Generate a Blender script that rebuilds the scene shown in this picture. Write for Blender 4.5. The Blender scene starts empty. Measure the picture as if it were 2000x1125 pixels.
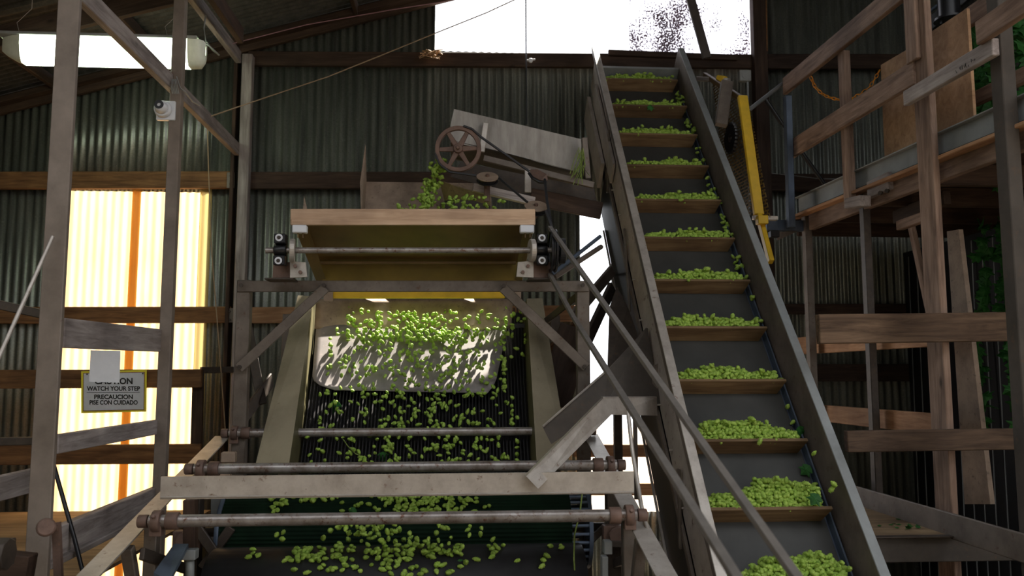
import bpy, bmesh, math, random
from mathutils import Vector, Matrix
R = random.Random(7)
scene = bpy.context.scene
COL = scene.collection
CZ = 2.0            # eye height above the ground
F = 1600.0          # focal length in pixels of the 2000 wide frame

# ---------------------------------------------------------------- camera
PITCH = math.atan(165.5/F)
YAW = math.atan(105.0/F*math.cos(PITCH))
cam_d = bpy.data.cameras.new('camera')
cam = bpy.data.objects.new('camera', cam_d); COL.objects.link(cam)
cam_d.sensor_width = 36.0; cam_d.lens = F/2000*36
cam.location = (0, 0, CZ)
cam.rotation_euler = (math.pi/2+PITCH, 0, -YAW)
cam_d.clip_start = .05
cam_d.dof.use_dof = True; cam_d.dof.focus_distance = 4.5; cam_d.dof.aperture_fstop = 2.8
scene.camera = cam
CR = cam.rotation_euler.to_matrix()

# ---------------------------------------------------------------- world, sun, exposure
w = bpy.data.worlds.new('sky'); scene.world = w; w.use_nodes = True
bg = w.node_tree.nodes['Background']
bg.inputs[0].default_value = (.93, .95, 1.0, 1); bg.inputs[1].default_value = 3.0
sun_d = bpy.data.lights.new('sun', 'SUN'); sun_d.energy = 34; sun_d.angle = math.radians(.6); sun_d.color = (1, .93, .82)
sun = bpy.data.objects.new('sun', sun_d); COL.objects.link(sun)
SUN = Vector((.33, .50, .92)).normalized()
sun.rotation_euler = SUN.to_track_quat('Z', 'Y').to_euler(); sun.location = (2, 9, 8)
vs = scene.view_settings
scene.display_settings.display_device = 'sRGB'
vs.view_transform = 'Standard'; vs.look = 'None'; vs.gamma = 1; vs.use_curve_mapping = False
vs.exposure = -0.12

# ---------------------------------------------------------------- geometry helpers
def ray(px, py): return (CR @ Vector(((px-1000)/F, (562.5-py)/F, -1)))
O = Vector((0, 0, CZ))
def P(px, py, Y): d = ray(px, py); return O+d*(Y/d.y)
def PX(px, py, X): d = ray(px, py); return O+d*(X/d.x)
def PZ(px, py, z): d = ray(px, py); return O+d*((z-CZ)/d.z)

WM = {}
def link(o, M, parent):
    COL.objects.link(o); WM[o.name] = M.copy()
    if parent is not None:
        o.parent = parent; o.matrix_basis = WM[parent.name].inverted() @ M
    else: o.matrix_basis = M
    return o
def tag(o, label=None, cat=None, group=None, kind=None):
    if label: o['label'] = label
    if cat: o['category'] = cat
    if group: o['group'] = group
    if kind: o['kind'] = kind
    return o
def root(name, loc, label, cat, group=None):
    o = bpy.data.objects.new(name, None); o.empty_display_size = .1
    link(o, Matrix.Translation(Vector(loc)), None); return tag(o, label, cat, group)

class MB:
    """collects shapes in world space and links them as one mesh object"""
    def __init__(s): s.v = []; s.f = []; s.sm = []
    def add(s, vs_, fs, smooth=False):
        b = len(s.v); s.v += [tuple(x) for x in vs_]; s.f += [tuple(i+b for i in f) for f in fs]; s.sm += [smooth]*len(fs); return s
    def box(s, p, q, w_, h, up=(0, 0, 1), w2=None, h2=None):
        p, q = Vector(p), Vector(q); M = frame(p, q, up); y, z = M.col[1].xyz, M.col[2].xyz
        w2 = w_ if w2 is None else w2; h2 = h if h2 is None else h2
        vv = [p-y*w_/2-z*h/2, p+y*w_/2-z*h/2, p+y*w_/2+z*h/2, p-y*w_/2+z*h/2, q-y*w2/2-z*h2/2, q+y*w2/2-z*h2/2, q+y*w2/2+z*h2/2, q-y*w2/2+z*h2/2]
        return s.add(vv, [(3, 2, 1, 0), (4, 5, 6, 7), (0, 1, 5, 4), (1, 2, 6, 5), (2, 3, 7, 6), (3, 0, 4, 7)])
    def cyl(s, p, q, r, n=14, r2=None, cap=True):
        p, q = Vector(p), Vector(q); M = frame(p, q, (0, 0, 1) if abs((q-p).normalized().z) < .95 else (0, 1, 0)); y, z = M.col[1].xyz, M.col[2].xyz
        r2 = r if r2 is None else r2
        a = [p+(y*math.cos(t)+z*math.sin(t))*r for t in (2*math.pi*i/n for i in range(n))]
        b = [q+(y*math.cos(t)+z*math.sin(t))*r2 for t in (2*math.pi*i/n for i in range(n))]
        s.add(a+b, [(i, (i+1) % n, n+(i+1) % n, n+i) for i in range(n)], True)
        if cap: s.add(a, [tuple(range(n-1, -1, -1))]); s.add(b, [tuple(range(n))])
        return s
    def tube(s, pts, r, n=8):
        pts = [Vector(p) for p in pts]; rings = []
        for i, p in enumerate(pts):
            d = (pts[min(i+1, len(pts)-1)]-pts[max(i-1, 0)]).normalized()
            y = d.cross(Vector((0, 0, 1)) if abs(d.z) < .9 else Vector((0, 1, 0))).normalized(); z = y.cross(d)
            rings.append([p+(y*math.cos(t)+z*math.sin(t))*r for t in (2*math.pi*k/n for k in range(n))])
        vv = [x for q in rings for x in q]
        ff = [(i*n+k, i*n+(k+1) % n, (i+1)*n+(k+1) % n, (i+1)*n+k) for i in range(len(pts)-1) for k in range(n)]
        s.add(vv, ff, True); s.add(rings[0], [tuple(range(n))]); s.add(rings[-1], [tuple(range(n-1, -1, -1))]); return s
    def plate(s, pts, off):
        """polygon extruded by the vector off"""
        pts = [Vector(p) for p in pts]; n = len(pts); off = Vector(off)
        return s.add(pts+[p+off for p in pts], [tuple(range(n-1, -1, -1)), tuple(range(n, 2*n))]+[(i, (i+1) % n, n+(i+1) % n, n+i) for i in range(n)])
    def ring(s, c, axis, r0, r1, t, n=40):
        c, a = Vector(c), Vector(axis).normalized(); M = frame(c, c+a, (0, 0, 1) if abs(a.z) < .9 else (0, 1, 0)); y, z = M.col[1].xyz, M.col[2].xyz
        vv = []
        for k in range(n):
            d = y*math.cos(2*math.pi*k/n)+z*math.sin(2*math.pi*k/n)
            vv += [c+d*r0-a*t/2, c+d*r1-a*t/2, c+d*r1+a*t/2, c+d*r0+a*t/2]
        ff = []
        for k in range(n):
            i, j = 4*k, 4*((k+1) % n)
            for m in range(4): ff.append((i+m, i+(m+1) % 4, j+(m+1) % 4, j+m))
        return s.add(vv, ff)
    def sheet(s, rows, smooth=True):
        nr, nc = len(rows), len(rows[0])
        return s.add([p for r in rows for p in r], [(i*nc+j, i*nc+j+1, (i+1)*nc+j+1, (i+1)*nc+j) for i in range(nr-1) for j in range(nc-1)], smooth)
    def build(s, name, mat, parent=None, bev=0, solid=0, M=None):
        if M is None: M = WM[parent.name] if parent is not None else Matrix.Translation(sum((Vector(x) for x in s.v[::max(1, len(s.v)//50)]), Vector())/len(s.v[::max(1, len(s.v)//50)]))
        me = bpy.data.meshes.new(name); Mi = M.inverted()
        me.from_pydata([Mi @ Vector(x) for x in s.v], [], s.f); me.polygons.foreach_set('use_smooth', s.sm)
        bm = bmesh.new(); bm.from_mesh(me)
        if bev:
            bmesh.ops.remove_doubles(bm, verts=bm.verts, dist=1e-5)
            bmesh.ops.bevel(bm, geom=[e for e in bm.edges if e.is_manifold and e.calc_face_angle(0) > .6], offset=bev, segments=1, affect='EDGES')
        if not any(s.sm) or bev: bmesh.ops.recalc_face_normals(bm, faces=bm.faces)
        bm.to_mesh(me); bm.free()
        o = bpy.data.objects.new(name, me); me.materials.append(mat); link(o, M, parent)
        if solid:
            m = o.modifiers.new('solid', 'SOLIDIFY'); m.thickness = solid; m.offset = 0; o.shadow_terminator_geometry_offset = 0
        return o

def frame(p, q, up=(0, 0, 1)):
    x = (Vector(q)-Vector(p)).normalized(); u = Vector(up)
    if abs(x.dot(u.normalized())) > .98: u = Vector((0, 1, 0)) if abs(x.y) < .9 else Vector((0, 0, 1))
    y = u.cross(x).normalized(); z = x.cross(y)
    M = Matrix((x, y, z)).transposed().to_4x4(); M.translation = (Vector(p)+Vector(q))/2; return M

def beam(name, p, q, w_, h, mat, parent=None, up=(0, 0, 1), bev=.004):
    """one bar from p to q; its own frame runs along it, so grain follows; h along up, w_ across"""
    M = frame(p, q, up); L = (Vector(q)-Vector(p)).length/2
    s = MB(); s.add([(x, y, z) for x in (-L, L) for y in (-w_/2, w_/2) for z in (-h/2, h/2)],
                    [(0, 1, 3, 2), (4, 6, 7, 5), (0, 4, 5, 1), (2, 3, 7, 6), (0, 2, 6, 4), (1, 5, 7, 3)])
    me = bpy.data.meshes.new(name); me.from_pydata(s.v, [], s.f)
    bm = bmesh.new(); bm.from_mesh(me)
    bmesh.ops.bevel(bm, geom=list(bm.edges), offset=min(bev, w_*.3, h*.3), segments=1, affect='EDGES'); bmesh.ops.recalc_face_normals(bm, faces=bm.faces)
    bm.to_mesh(me); bm.free(); me.materials.append(mat)
    return link(bpy.data.objects.new(name, me), M, parent)
def angle_iron(name, p, q, a, t, mat, parent=None, up=(0, 0, 1), sy=1, sz=-1):
    """L section: one flange flat (across), one flange along up"""
    M = frame(p, q, up); y, z = M.col[1].xyz, M.col[2].xyz
    s = MB(); s.box(p, q, a, t, up); o = y*(a/2-t/2)*sy+z*(a/2)*sz
    s.box(Vector(p)+o, Vector(q)+o, t, a, up)
    return s.build(name, mat, parent)

# ---------------------------------------------------------------- materials
def new_mat(name):
    m = bpy.data.materials.new(name); m.use_nodes = True; nt = m.node_tree; b = nt.nodes['Principled BSDF']; return m, nt, b
def nd(nt, typ, **kw):
    n = nt.nodes.new(typ)
    for k, v in kw.items():
        if k[:1] == 'i' and k[1:].isdigit(): n.inputs[int(k[1:])].default_value = v
        else: setattr(n, k, v)
    return n
def coords(nt, scale=(1, 1, 1), rnd=True):
    tc = nd(nt, 'ShaderNodeTexCoord'); mp = nd(nt, 'ShaderNodeMapping'); nt.links.new(tc.outputs['Object'], mp.inputs[0]); mp.inputs[3].default_value = scale
    if rnd:
        oi = nd(nt, 'ShaderNodeObjectInfo'); mu = nd(nt, 'ShaderNodeMath', operation='MULTIPLY', i1=37.0)
        nt.links.new(oi.outputs['Random'], mu.inputs[0]); nt.links.new(mu.outputs[0], mp.inputs[1])
    return mp.outputs[0]
def ramp(nt, fac, stops):
    r = nd(nt, 'ShaderNodeValToRGB'); e = r.color_ramp.elements
    while len(e) < len(stops): e.new(.5)
    for x, (pos, c) in zip(e, stops): x.position = pos; x.color = (*c, 1) if len(c) == 3 else c
    nt.links.new(fac, r.inputs[0]); return r.outputs[0]
def noise(nt, vec, scale, detail=5, rough=.6, dist=0):
    n = nd(nt, 'ShaderNodeTexNoise'); n.inputs['Scale'].default_value = scale; n.inputs['Detail'].default_value = detail
    n.inputs['Roughness'].default_value = rough; n.inputs['Distortion'].default_value = dist
    nt.links.new(vec, n.inputs['Vector']); return n.outputs['Fac']
def bump(nt, b, h, strength=.3, dist=.003):
    u = nd(nt, 'ShaderNodeBump'); u.inputs['Strength'].default_value = strength; u.inputs['Distance'].default_value = dist
    nt.links.new(h, u.inputs['Height']); nt.links.new(u.outputs[0], b.inputs['Normal'])
def mixc(nt, fac, a, b_, mode='MIX'):
    m = nd(nt, 'ShaderNodeMix', data_type='RGBA', blend_type=mode)
    for sock, v in ((m.inputs[0], fac), (m.inputs[6], a), (m.inputs[7], b_)):
        if hasattr(v, 'is_output'): nt.links.new(v, sock)
        elif isinstance(v, tuple): sock.default_value = (*v, 1) if len(v) == 3 else v
        else: sock.default_value = v
    return m.outputs[2]
def vary(nt, col, amt):
    """a little brighter or darker per object"""
    oi = nd(nt, 'ShaderNodeObjectInfo'); mr = nd(nt, 'ShaderNodeMapRange', i3=1-amt, i4=1+amt); nt.links.new(oi.outputs['Random'], mr.inputs[0])
    h = nd(nt, 'ShaderNodeHueSaturation'); nt.links.new(mr.outputs[0], h.inputs['Value']); nt.links.new(col, h.inputs['Color']); return h.outputs[0]
def wood(name, dark, mid, light, rough=.75, grain=14, knots=True, var=.18):
    m, nt, b = new_mat(name); v = coords(nt, (.55, 6, 6))
    n1 = noise(nt, v, grain*.35, 6, .65, .6); v2 = coords(nt, (1, 1, 1)); n2 = noise(nt, v2, 2.3, 3)
    c = ramp(nt, n1, [(.3, dark), (.5, mid), (.72, light)])
    st = ramp(nt, n2, [(.35, (.62, .6, .6)), (.65, (1.0, 1.0, 1.0))]); c = mixc(nt, 1.0, c, st, 'MULTIPLY')
    if knots:
        vo = nd(nt, 'ShaderNodeTexVoronoi'); vo.inputs['Scale'].default_value = 2.6; nt.links.new(coords(nt, (.8, 1.8, 1.8)), vo.inputs['Vector'])
        k = ramp(nt, vo.outputs['Distance'], [(.03, (1, 1, 1)), (.09, (0, 0, 0))]); c = mixc(nt, k, c, tuple(x*.35 for x in dark))
    nt.links.new(vary(nt, c, var), b.inputs['Base Color']); b.inputs['Roughness'].default_value = rough
    b.inputs['Specular IOR Level'].default_value = .3; bump(nt, b, n1, .35, .002); return m
def metal(name, base, spot, rust, rust_amt=.55, rough=.5, metallic=.3, scale=9, stretch=(1, 1, 1)):
    m, nt, b = new_mat(name); v = coords(nt, stretch); n1 = noise(nt, v, scale, 6, .65); n2 = noise(nt, v, scale*3.3, 4, .7)
    c = ramp(nt, n1, [(.3, spot), (.62, base)]); r = ramp(nt, n2, [(rust_amt, (0, 0, 0)), (min(.99, rust_amt+.12), (1, 1, 1))])
    c = mixc(nt, r, c, rust); nt.links.new(vary(nt, c, .1), b.inputs['Base Color'])
    b.inputs['Metallic'].default_value = metallic; b.inputs['Roughness'].default_value = rough; bump(nt, b, n2, .25, .0015); return m
def plain(name, c, rough=.5, metallic=0.0, spec=.5, n=0.0, nscale=20):
    m, nt, b = new_mat(name); b.inputs['Roughness'].default_value = rough; b.inputs['Metallic'].default_value = metallic; b.inputs['Specular IOR Level'].default_value = spec
    v = coords(nt); f = noise(nt, v, nscale, 5); col = ramp(nt, f, [(.3, tuple(x*(1-n) for x in c)), (.7, tuple(min(1, x*(1+n*.6)) for x in c))])
    nt.links.new(col, b.inputs['Base Color']); return m
M = {}
M['galv'] = None
def galvanised(name, lo, hi, rough=.5, metallic=.35):
    m, nt, b = new_mat(name); v = coords(nt, (1, 1, 1), False)
    vo = nd(nt, 'ShaderNodeTexVoronoi'); vo.inputs['Scale'].default_value = 70; nt.links.new(v, vo.inputs['Vector'])
    vs_ = coords(nt, (9, 9, .45), False); n1 = noise(nt, vs_, 2.2, 4, .6); n2 = noise(nt, coords(nt, (1, 1, 1), False), 45, 4, .7)
    c = ramp(nt, n1, [(.3, lo), (.7, hi)]); sp = ramp(nt, vo.outputs['Distance'], [(0, (.85, .85, .85)), (.6, (1.15, 1.15, 1.15))])
    c = mixc(nt, 1.0, c, sp, 'MULTIPLY'); d = ramp(nt, n2, [(.6, (0, 0, 0)), (.75, (.7, .7, .7))]); c = mixc(nt, d, c, tuple(x*1.5 for x in hi))
    nt.links.new(c, b.inputs['Base Color']); b.inputs['Metallic'].default_value = metallic; b.inputs['Roughness'].default_value = rough; return m
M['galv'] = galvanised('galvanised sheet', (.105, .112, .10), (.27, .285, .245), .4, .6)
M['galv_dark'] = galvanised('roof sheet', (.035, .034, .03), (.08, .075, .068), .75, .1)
M['galv_plain'] = metal('galvanised channel', (.29, .31, .31), (.18, .19, .19), (.16, .11, .07), .72, .55, .15, 3)
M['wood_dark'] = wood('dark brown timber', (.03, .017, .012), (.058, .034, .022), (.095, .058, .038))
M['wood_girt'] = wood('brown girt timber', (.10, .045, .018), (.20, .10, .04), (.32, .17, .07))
M['wood_grey'] = wood('weathered grey timber', (.21, .178, .165), (.37, .325, .305), (.52, .47, .44))
M['wood_rail'] = wood('reddish railing timber', (.14, .09, .065), (.27, .18, .13), (.40, .28, .21))
M['wood_new'] = wood('pale planed timber', (.50, .33, .21), (.64, .44, .29), (.74, .54, .37), .6, 14, False)
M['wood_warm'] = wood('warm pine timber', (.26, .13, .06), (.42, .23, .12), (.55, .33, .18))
M['ply'] = wood('plywood', (.33, .19, .10), (.46, .28, .15), (.56, .36, .21), .7, 9, False, .08)
M['ply_floor'] = wood('worn plywood floor', (.18, .12, .07), (.32, .22, .12), (.42, .30, .17), .8, 10, False)
M['cleat'] = wood('cleat timber', (.11, .065, .032), (.19, .12, .06), (.28, .19, .10), .65, 12, False)
M['steel'] = metal('brown grey painted steel', (.17, .14, .115), (.095, .075, .06), (.09, .045, .025), .6, .5, .25, 7)
M['steel_light'] = metal('worn bare steel', (.52, .48, .43), (.34, .30, .26), (.17, .10, .06), .62, .42, .45, 8)
M['pipe'] = metal('rusty pipe', (.38, .35, .33), (.17, .135, .11), (.13, .06, .035), .56, .38, .55, 11, (1, 1, 1))
M['post'] = metal('grey brown square post', (.24, .195, .16), (.15, .12, .095), (.12, .07, .05), .66, .6, .1, 5)
M['iron'] = metal('dark cast iron', (.068, .052, .04), (.038, .029, .023), (.10, .055, .03), .6, .55, .3, 14)
M['iron_red'] = metal('rusty cast iron', (.17, .105, .08), (.09, .055, .042), (.2, .10, .06), .6, .6, .2, 14)
M['blue_steel'] = metal('blue grey steel', (.10, .13, .18), (.06, .08, .11), (.08, .06, .05), .7, .5, .3, 6)
M['dark_post'] = metal('dark stained post', (.075, .062, .05), (.045, .037, .03), (.09, .06, .04), .6, .8, 0, 6)
M['sign_yellow'] = plain('sign yellow', (.9, .78, .05), .4, 0, .5, .03)
M['slat'] = plain('dark slat steel', (.03, .028, .03), .4, .3, .5, .3)
M['rubber'] = plain('black rubber', (.018, .018, .02), .55, 0, .4, .3)
M['belt'] = plain('dark grey belting', (.042, .042, .038), .5, 0, .45, .25, 6)
M['vbelt'] = plain('grey drive belt', (.13, .115, .10), .7, 0, .3, .2)
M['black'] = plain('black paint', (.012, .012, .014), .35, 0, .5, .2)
M['yellow'] = plain('yellow paint', (.75, .48, .02), .45, 0, .5, .15, 12)
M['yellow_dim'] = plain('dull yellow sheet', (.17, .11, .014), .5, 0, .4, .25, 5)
M['tan_side'] = metal('dusty tan side flange', (.30, .255, .17), (.22, .185, .12), (.16, .12, .07), .66, .6, .05, 5)
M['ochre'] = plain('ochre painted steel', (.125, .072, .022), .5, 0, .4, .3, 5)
M['olive'] = plain('olive painted plate', (.12, .105, .05), .5, 0, .4, .35, 4)
M['tan_sheet'] = metal('dusty tan sheet', (.34, .25, .18), (.2, .145, .105), (.10, .07, .05), .6, .6, .1, 9)
M['apron'] = metal('grey rubber apron', (.27, .235, .22), (.17, .155, .15), (.4, .33, .29), .62, .6, 0, 6)
M['drum'] = plain('dark green lagging', (.004, .014, .006), .85, 0, .12, .4, 8)
M['white'] = plain('white plastic', (.72, .74, .78), .4, 0, .5, .05)
M['grey_plastic'] = plain('grey enamel box', (.3, .31, .3), .5, 0, .4, .1)
M['chain'] = plain('orange plastic chain', (.75, .28, .01), .4, 0, .5, .05)
M['hop'] = None
def organic(name, a, b_, c, trans=.25, scale=60):
    m, nt, b = new_mat(name); v = coords(nt, (1, 1, 1)); f = noise(nt, v, scale, 3)
    col = ramp(nt, f, [(.3, a), (.5, b_), (.75, c)]); col = vary(nt, col, .22)
    nt.links.new(col, b.inputs['Base Color']); b.inputs['Roughness'].default_value = .55; b.inputs['Specular IOR Level'].default_value = .35
    t = nd(nt, 'ShaderNodeBsdfTranslucent'); nt.links.new(col, t.inputs[0]); mx = nd(nt, 'ShaderNodeMixShader', i0=trans)
    nt.links.new(b.outputs[0], mx.inputs[1]); nt.links.new(t.outputs[0], mx.inputs[2]); nt.links.new(mx.outputs[0], nt.nodes['Material Output'].inputs[0]); return m
M['hop'] = organic('green hop bracts', (.21, .37, .045), (.36, .54, .085), (.53, .69, .17), .2)
M['leaf'] = organic('hop leaf', (.02, .10, .02), (.035, .16, .03), (.06, .22, .05), .3, 30)
def sky_panel(name, col, amt):
    m, nt, b = new_mat(name); v = coords(nt, (1, 1, 1), False); n1 = noise(nt, v, 40, 5, .8); n2 = noise(nt, coords(nt, (3, 3, .5), False), 3, 4)
    c = ramp(nt, n2, [(.3, tuple(x*y for x, y in zip(col, (.97, .88, .72)))), (.65, col)]); s = ramp(nt, n1, [(.68, (0, 0, 0)), (.74, (.75, .75, .75))]); c = mixc(nt, s, c, (.35, .19, .05))
    t = nd(nt, 'ShaderNodeBsdfTranslucent'); nt.links.new(c, t.inputs[0]); d = nd(nt, 'ShaderNodeBsdfDiffuse'); nt.links.new(c, d.inputs[0])
    mx = nd(nt, 'ShaderNodeMixShader', i0=amt); nt.links.new(d.outputs[0], mx.inputs[1]); nt.links.new(t.outputs[0], mx.inputs[2]); nt.links.new(mx.outputs[0], nt.nodes['Material Output'].inputs[0]); return m
M['panel'] = sky_panel('yellowed fibreglass', (.74, .52, .29), .6)
M['panel_lap'] = sky_panel('doubled fibreglass lap', (.62, .36, .10), .45)
M['panel_edge'] = sky_panel('fibreglass edge lap', (.5, .42, .2), .35)
def dirty_glass(name):
    m, nt, b = new_mat(name); v = coords(nt, (1, 1, 1), False); n1 = noise(nt, v, 60, 3, .7); n2 = noise(nt, v, 1.7, 3, .6)
    mul = nd(nt, 'ShaderNodeMath', operation='MULTIPLY'); nt.links.new(n1, mul.inputs[0]); nt.links.new(n2, mul.inputs[1])
    k = ramp(nt, mul.outputs[0], [(.295, (0, 0, 0)), (.33, (1, 1, 1))]); tr = nd(nt, 'ShaderNodeBsdfTransparent'); tr.inputs[0].default_value = (.97, .95, .98, 1)
    d = nd(nt, 'ShaderNodeBsdfDiffuse'); d.inputs[0].default_value = (.3, .22, .3, 1); mx = nd(nt, 'ShaderNodeMixShader')
    nt.links.new(k, mx.inputs[0]); nt.links.new(tr.outputs[0], mx.inputs[1]); nt.links.new(d.outputs[0], mx.inputs[2]); nt.links.new(mx.outputs[0], nt.nodes['Material Output'].inputs[0]); return m
M['glass'] = dirty_glass('fly specked glazing')
def emit(name, c, s):
    m, nt, b = new_mat(name); b.inputs['Base Color'].default_value = (*c, 1); b.inputs['Emission Color'].default_value = (*c, 1); b.inputs['Emission Strength'].default_value = s; return m
M['tube'] = emit('lit diffuser', (.86, 1.0, .76), 9.0)
M['diff_end'] = plain('frosted diffuser end', (.8, .85, .72), .4, 0, .5, .1)
def mesh_guard(name):
    m, nt, b = new_mat(name); tc = nd(nt, 'ShaderNodeTexCoord'); w1 = nd(nt, 'ShaderNodeTexWave', bands_direction='DIAGONAL'); w1.inputs['Scale'].default_value = 14
    mp = nd(nt, 'ShaderNodeMapping'); mp.inputs[3].default_value = (1, 1, 1); nt.links.new(tc.outputs['Object'], mp.inputs[0])
    ck = nd(nt, 'ShaderNodeTexBrick'); ck.inputs['Scale'].default_value = 1; ck.inputs['Brick Width'].default_value = .06; ck.inputs['Row Height'].default_value = .026; ck.inputs['Mortar Size'].default_value = .005
    sx = nd(nt, 'ShaderNodeSeparateXYZ'); cx = nd(nt, 'ShaderNodeCombineXYZ'); nt.links.new(mp.outputs[0], sx.inputs[0]); nt.links.new(sx.outputs[1], cx.inputs[0]); nt.links.new(sx.outputs[2], cx.inputs[1])
    nt.links.new(cx.outputs[0], ck.inputs['Vector']); b.inputs['Base Color'].default_value = (.16, .10, .025, 1); b.inputs['Roughness'].default_value = .6
    tr = nd(nt, 'ShaderNodeBsdfTransparent'); mx = nd(nt, 'ShaderNodeMixShader'); nt.links.new(ck.outputs['Fac'], mx.inputs[0]); nt.links.new(tr.outputs[0], mx.inputs[1]); nt.links.new(b.outputs[0], mx.inputs[2])
    nt.links.new(mx.outputs[0], nt.nodes['Material Output'].inputs[0]); return m
M['guard_mesh'] = mesh_guard('expanded metal mesh')

# ================================================================= THE BUILDING
WY = 7.0
A0, A1 = P(0, 207, WY), P(850, -8, WY)
RS = (A1.z-A0.z)/(A1.x-A0.x)
def roof_z(x): return A0.z+(x-A0.x)*RS
XL, XR, YB = -4.6, 4.6, -3.2
PITCHC = .0677
def corr(x): return .009*math.sin(2*math.pi*x/PITCHC)
def sheet_wall(mb, x0, x1, z0, z1, y=WY):
    """corrugated sheet, z1 may be a function of x; every .66 m a new sheet laps the last"""
    n = max(2, int((x1-x0)/(PITCHC/10))); rows = [[], []]
    for i in range(n+1):
        x = x0+(x1-x0)*i/n; k = math.floor(x/.66); yy = y+corr(x)+.0025*((k*7919) % 3-1)
        zz = z1(x) if callable(z1) else z1
        rows[0].append((x, yy, z0)); rows[1].append((x, yy, zz))
    mb.sheet(rows)
# openings (x0,x1,z0,z1)
W1 = (P(850, 60, WY).x, P(1466, 60, WY).x, P(1100, 106, WY).z)
W2 = (P(131, 380, WY).x, P(410, 380, WY).x, P(250, 1150, WY).z, P(250, 374, WY).z)
W3 = (P(1133, 500, WY).x, P(1330, 500, WY).x, P(1200, 1000, WY).z, P(1200, 405, WY).z)
mb = MB()
sheet_wall(mb, XL, W2[0], -.0, roof_z); sheet_wall(mb, W2[0], W2[1], W2[3], roof_z); sheet_wall(mb, W2[0], W2[1], 0, W2[2])
sheet_wall(mb, W2[1], W1[0], 0, roof_z); sheet_wall(mb, W1[0], W3[0], 0, W1[2]); sheet_wall(mb, W3[0], W3[1], W3[3], W1[2])
sheet_wall(mb, W3[0], W3[1], 0, W3[2]); sheet_wall(mb, W3[1], W1[1], 0, W1[2]); sheet_wall(mb, W1[1], XR, 0, roof_z)
wall = mb.build('wall_back', M['galv'], solid=.0015); tag(wall, kind='structure')
def struct(o): return tag(o, kind='structure')
# translucent panels
mb = MB(); xm = P(252, 700, WY).x
sheet_wall(mb, W2[0]-.03, xm+.02, W2[2], W2[3]+.04, WY+.004); sheet_wall(mb, xm-.02, W2[1]-.06, W2[2], W2[3]+.04, WY+.007)
w2 = mb.build('window_2', M['panel']); struct(w2)
mb = MB(); sheet_wall(mb, xm-.036, xm+.036, W2[2], W2[3]+.03, WY-.012); mb.build('window_lap', M['panel_lap'], w2)
mb = MB(); sheet_wall(mb, W2[1]-.075, W2[1]+.02, W2[2], W2[3]+.03, WY-.008); mb.build('window_edge', M['panel_edge'], w2)
# upper opening: glazing with fly specks on its right part
mb = MB(); gx = P(1230, 50, WY).x
mb.add([(gx, WY+.03, W1[2]), (W1[1], WY+.03, W1[2]), (W1[1], WY+.03, roof_z(W1[1])), (gx, WY+.03, roof_z(gx))], [(0, 1, 2, 3)])
struct(mb.build('window_1', M['glass'], solid=.004))
# side walls, solid rear wall, roof, ground
def side_wall(name, x, mat, y0=YB):
    mb = MB(); n = int((WY-y0)/(PITCHC/8)); rows = [[], []]
    for i in range(n+1):
        y = y0+(WY-y0)*i/n; rows[0].append((x+corr(y), y, 0)); rows[1].append((x+corr(y), y, roof_z(x)))
    mb.sheet(rows); return struct(mb.build(name, mat, solid=.0015))
side_wall('wall_left', XL, M['galv']); side_wall('wall_right', XR, M['galv_dark'], 1.2)  # right wall cut short, unseen opening added to light the left boards
mb = MB(); DX0, DX1 = XR, XR
for x0, x1, z0, z1 in ((XL, DX0, 0, roof_z),):
    n = int((x1-x0)/(PITCHC/6)); rows = [[], []]
    for i in range(n+1):
        x = x0+(x1-x0)*i/n; rows[0].append((x, YB+corr(x), z0)); rows[1].append((x, YB+corr(x), z1(x)))
    mb.sheet(rows)
struct(mb.build('wall_rear', M['galv'], solid=.0015))
mb = MB()          # roof sheets with an unseen bay left open to let in sky light
for xa, xb, ya, yb in ((XL-.2, XR+.2, 1.6, WY+.16), (XL-.2, XR+.2, YB-.1, -.3), (1.62, XR+.2, WY+.16, WY+.75)):  # last strip: unseen outside canopy, added to keep sun off the elevator rails
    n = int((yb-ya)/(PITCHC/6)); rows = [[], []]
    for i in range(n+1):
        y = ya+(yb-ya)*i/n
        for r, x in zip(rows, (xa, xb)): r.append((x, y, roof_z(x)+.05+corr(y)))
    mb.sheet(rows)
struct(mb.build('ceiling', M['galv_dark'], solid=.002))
mb = MB(); mb.add([(-30, -30, 0), (30, -30, 0), (30, 30, 0), (-30, 30, 0)], [(0, 1, 2, 3)])
gm = metal('packed earth', (.2, .16, .12), (.13, .10, .07), (.25, .2, .14), .6, .9, 0, 3)
struct(mb.build('floor', gm))

tn = [0]
def trim(p, q, w_, h, mat, up=(0, 0, 1)):
    tn[0] += 1; return struct(beam('trim_%d' % tn[0], p, q, w_, h, mat, up=up))
def girt(xa, xb, ya, yb, h, mat, Y=6.92, d=.045): trim(P(xa, ya, Y), P(xb, yb, Y), d, h, mat)
# rake boards following the roof, purlins (along Y), rafters (along X)
def rake(Y, drop, h, mat, x0=XL+.05, x1=XR-.05, d=.045):
    trim((x0, Y, roof_z(x0)-drop), (x1, Y, roof_z(x1)-drop), d, h, mat)
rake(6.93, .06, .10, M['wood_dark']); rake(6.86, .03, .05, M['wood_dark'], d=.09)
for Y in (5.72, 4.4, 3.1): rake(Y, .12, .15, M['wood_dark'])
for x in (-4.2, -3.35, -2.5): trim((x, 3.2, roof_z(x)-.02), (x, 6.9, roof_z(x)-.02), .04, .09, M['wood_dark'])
for x in (-.9, .2, 1.3, 2.4, 3.6): trim((x, 3.2, roof_z(x)-.02), (x, 6.9, roof_z(x)-.02), .04, .09, M['wood_dark'])
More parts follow.
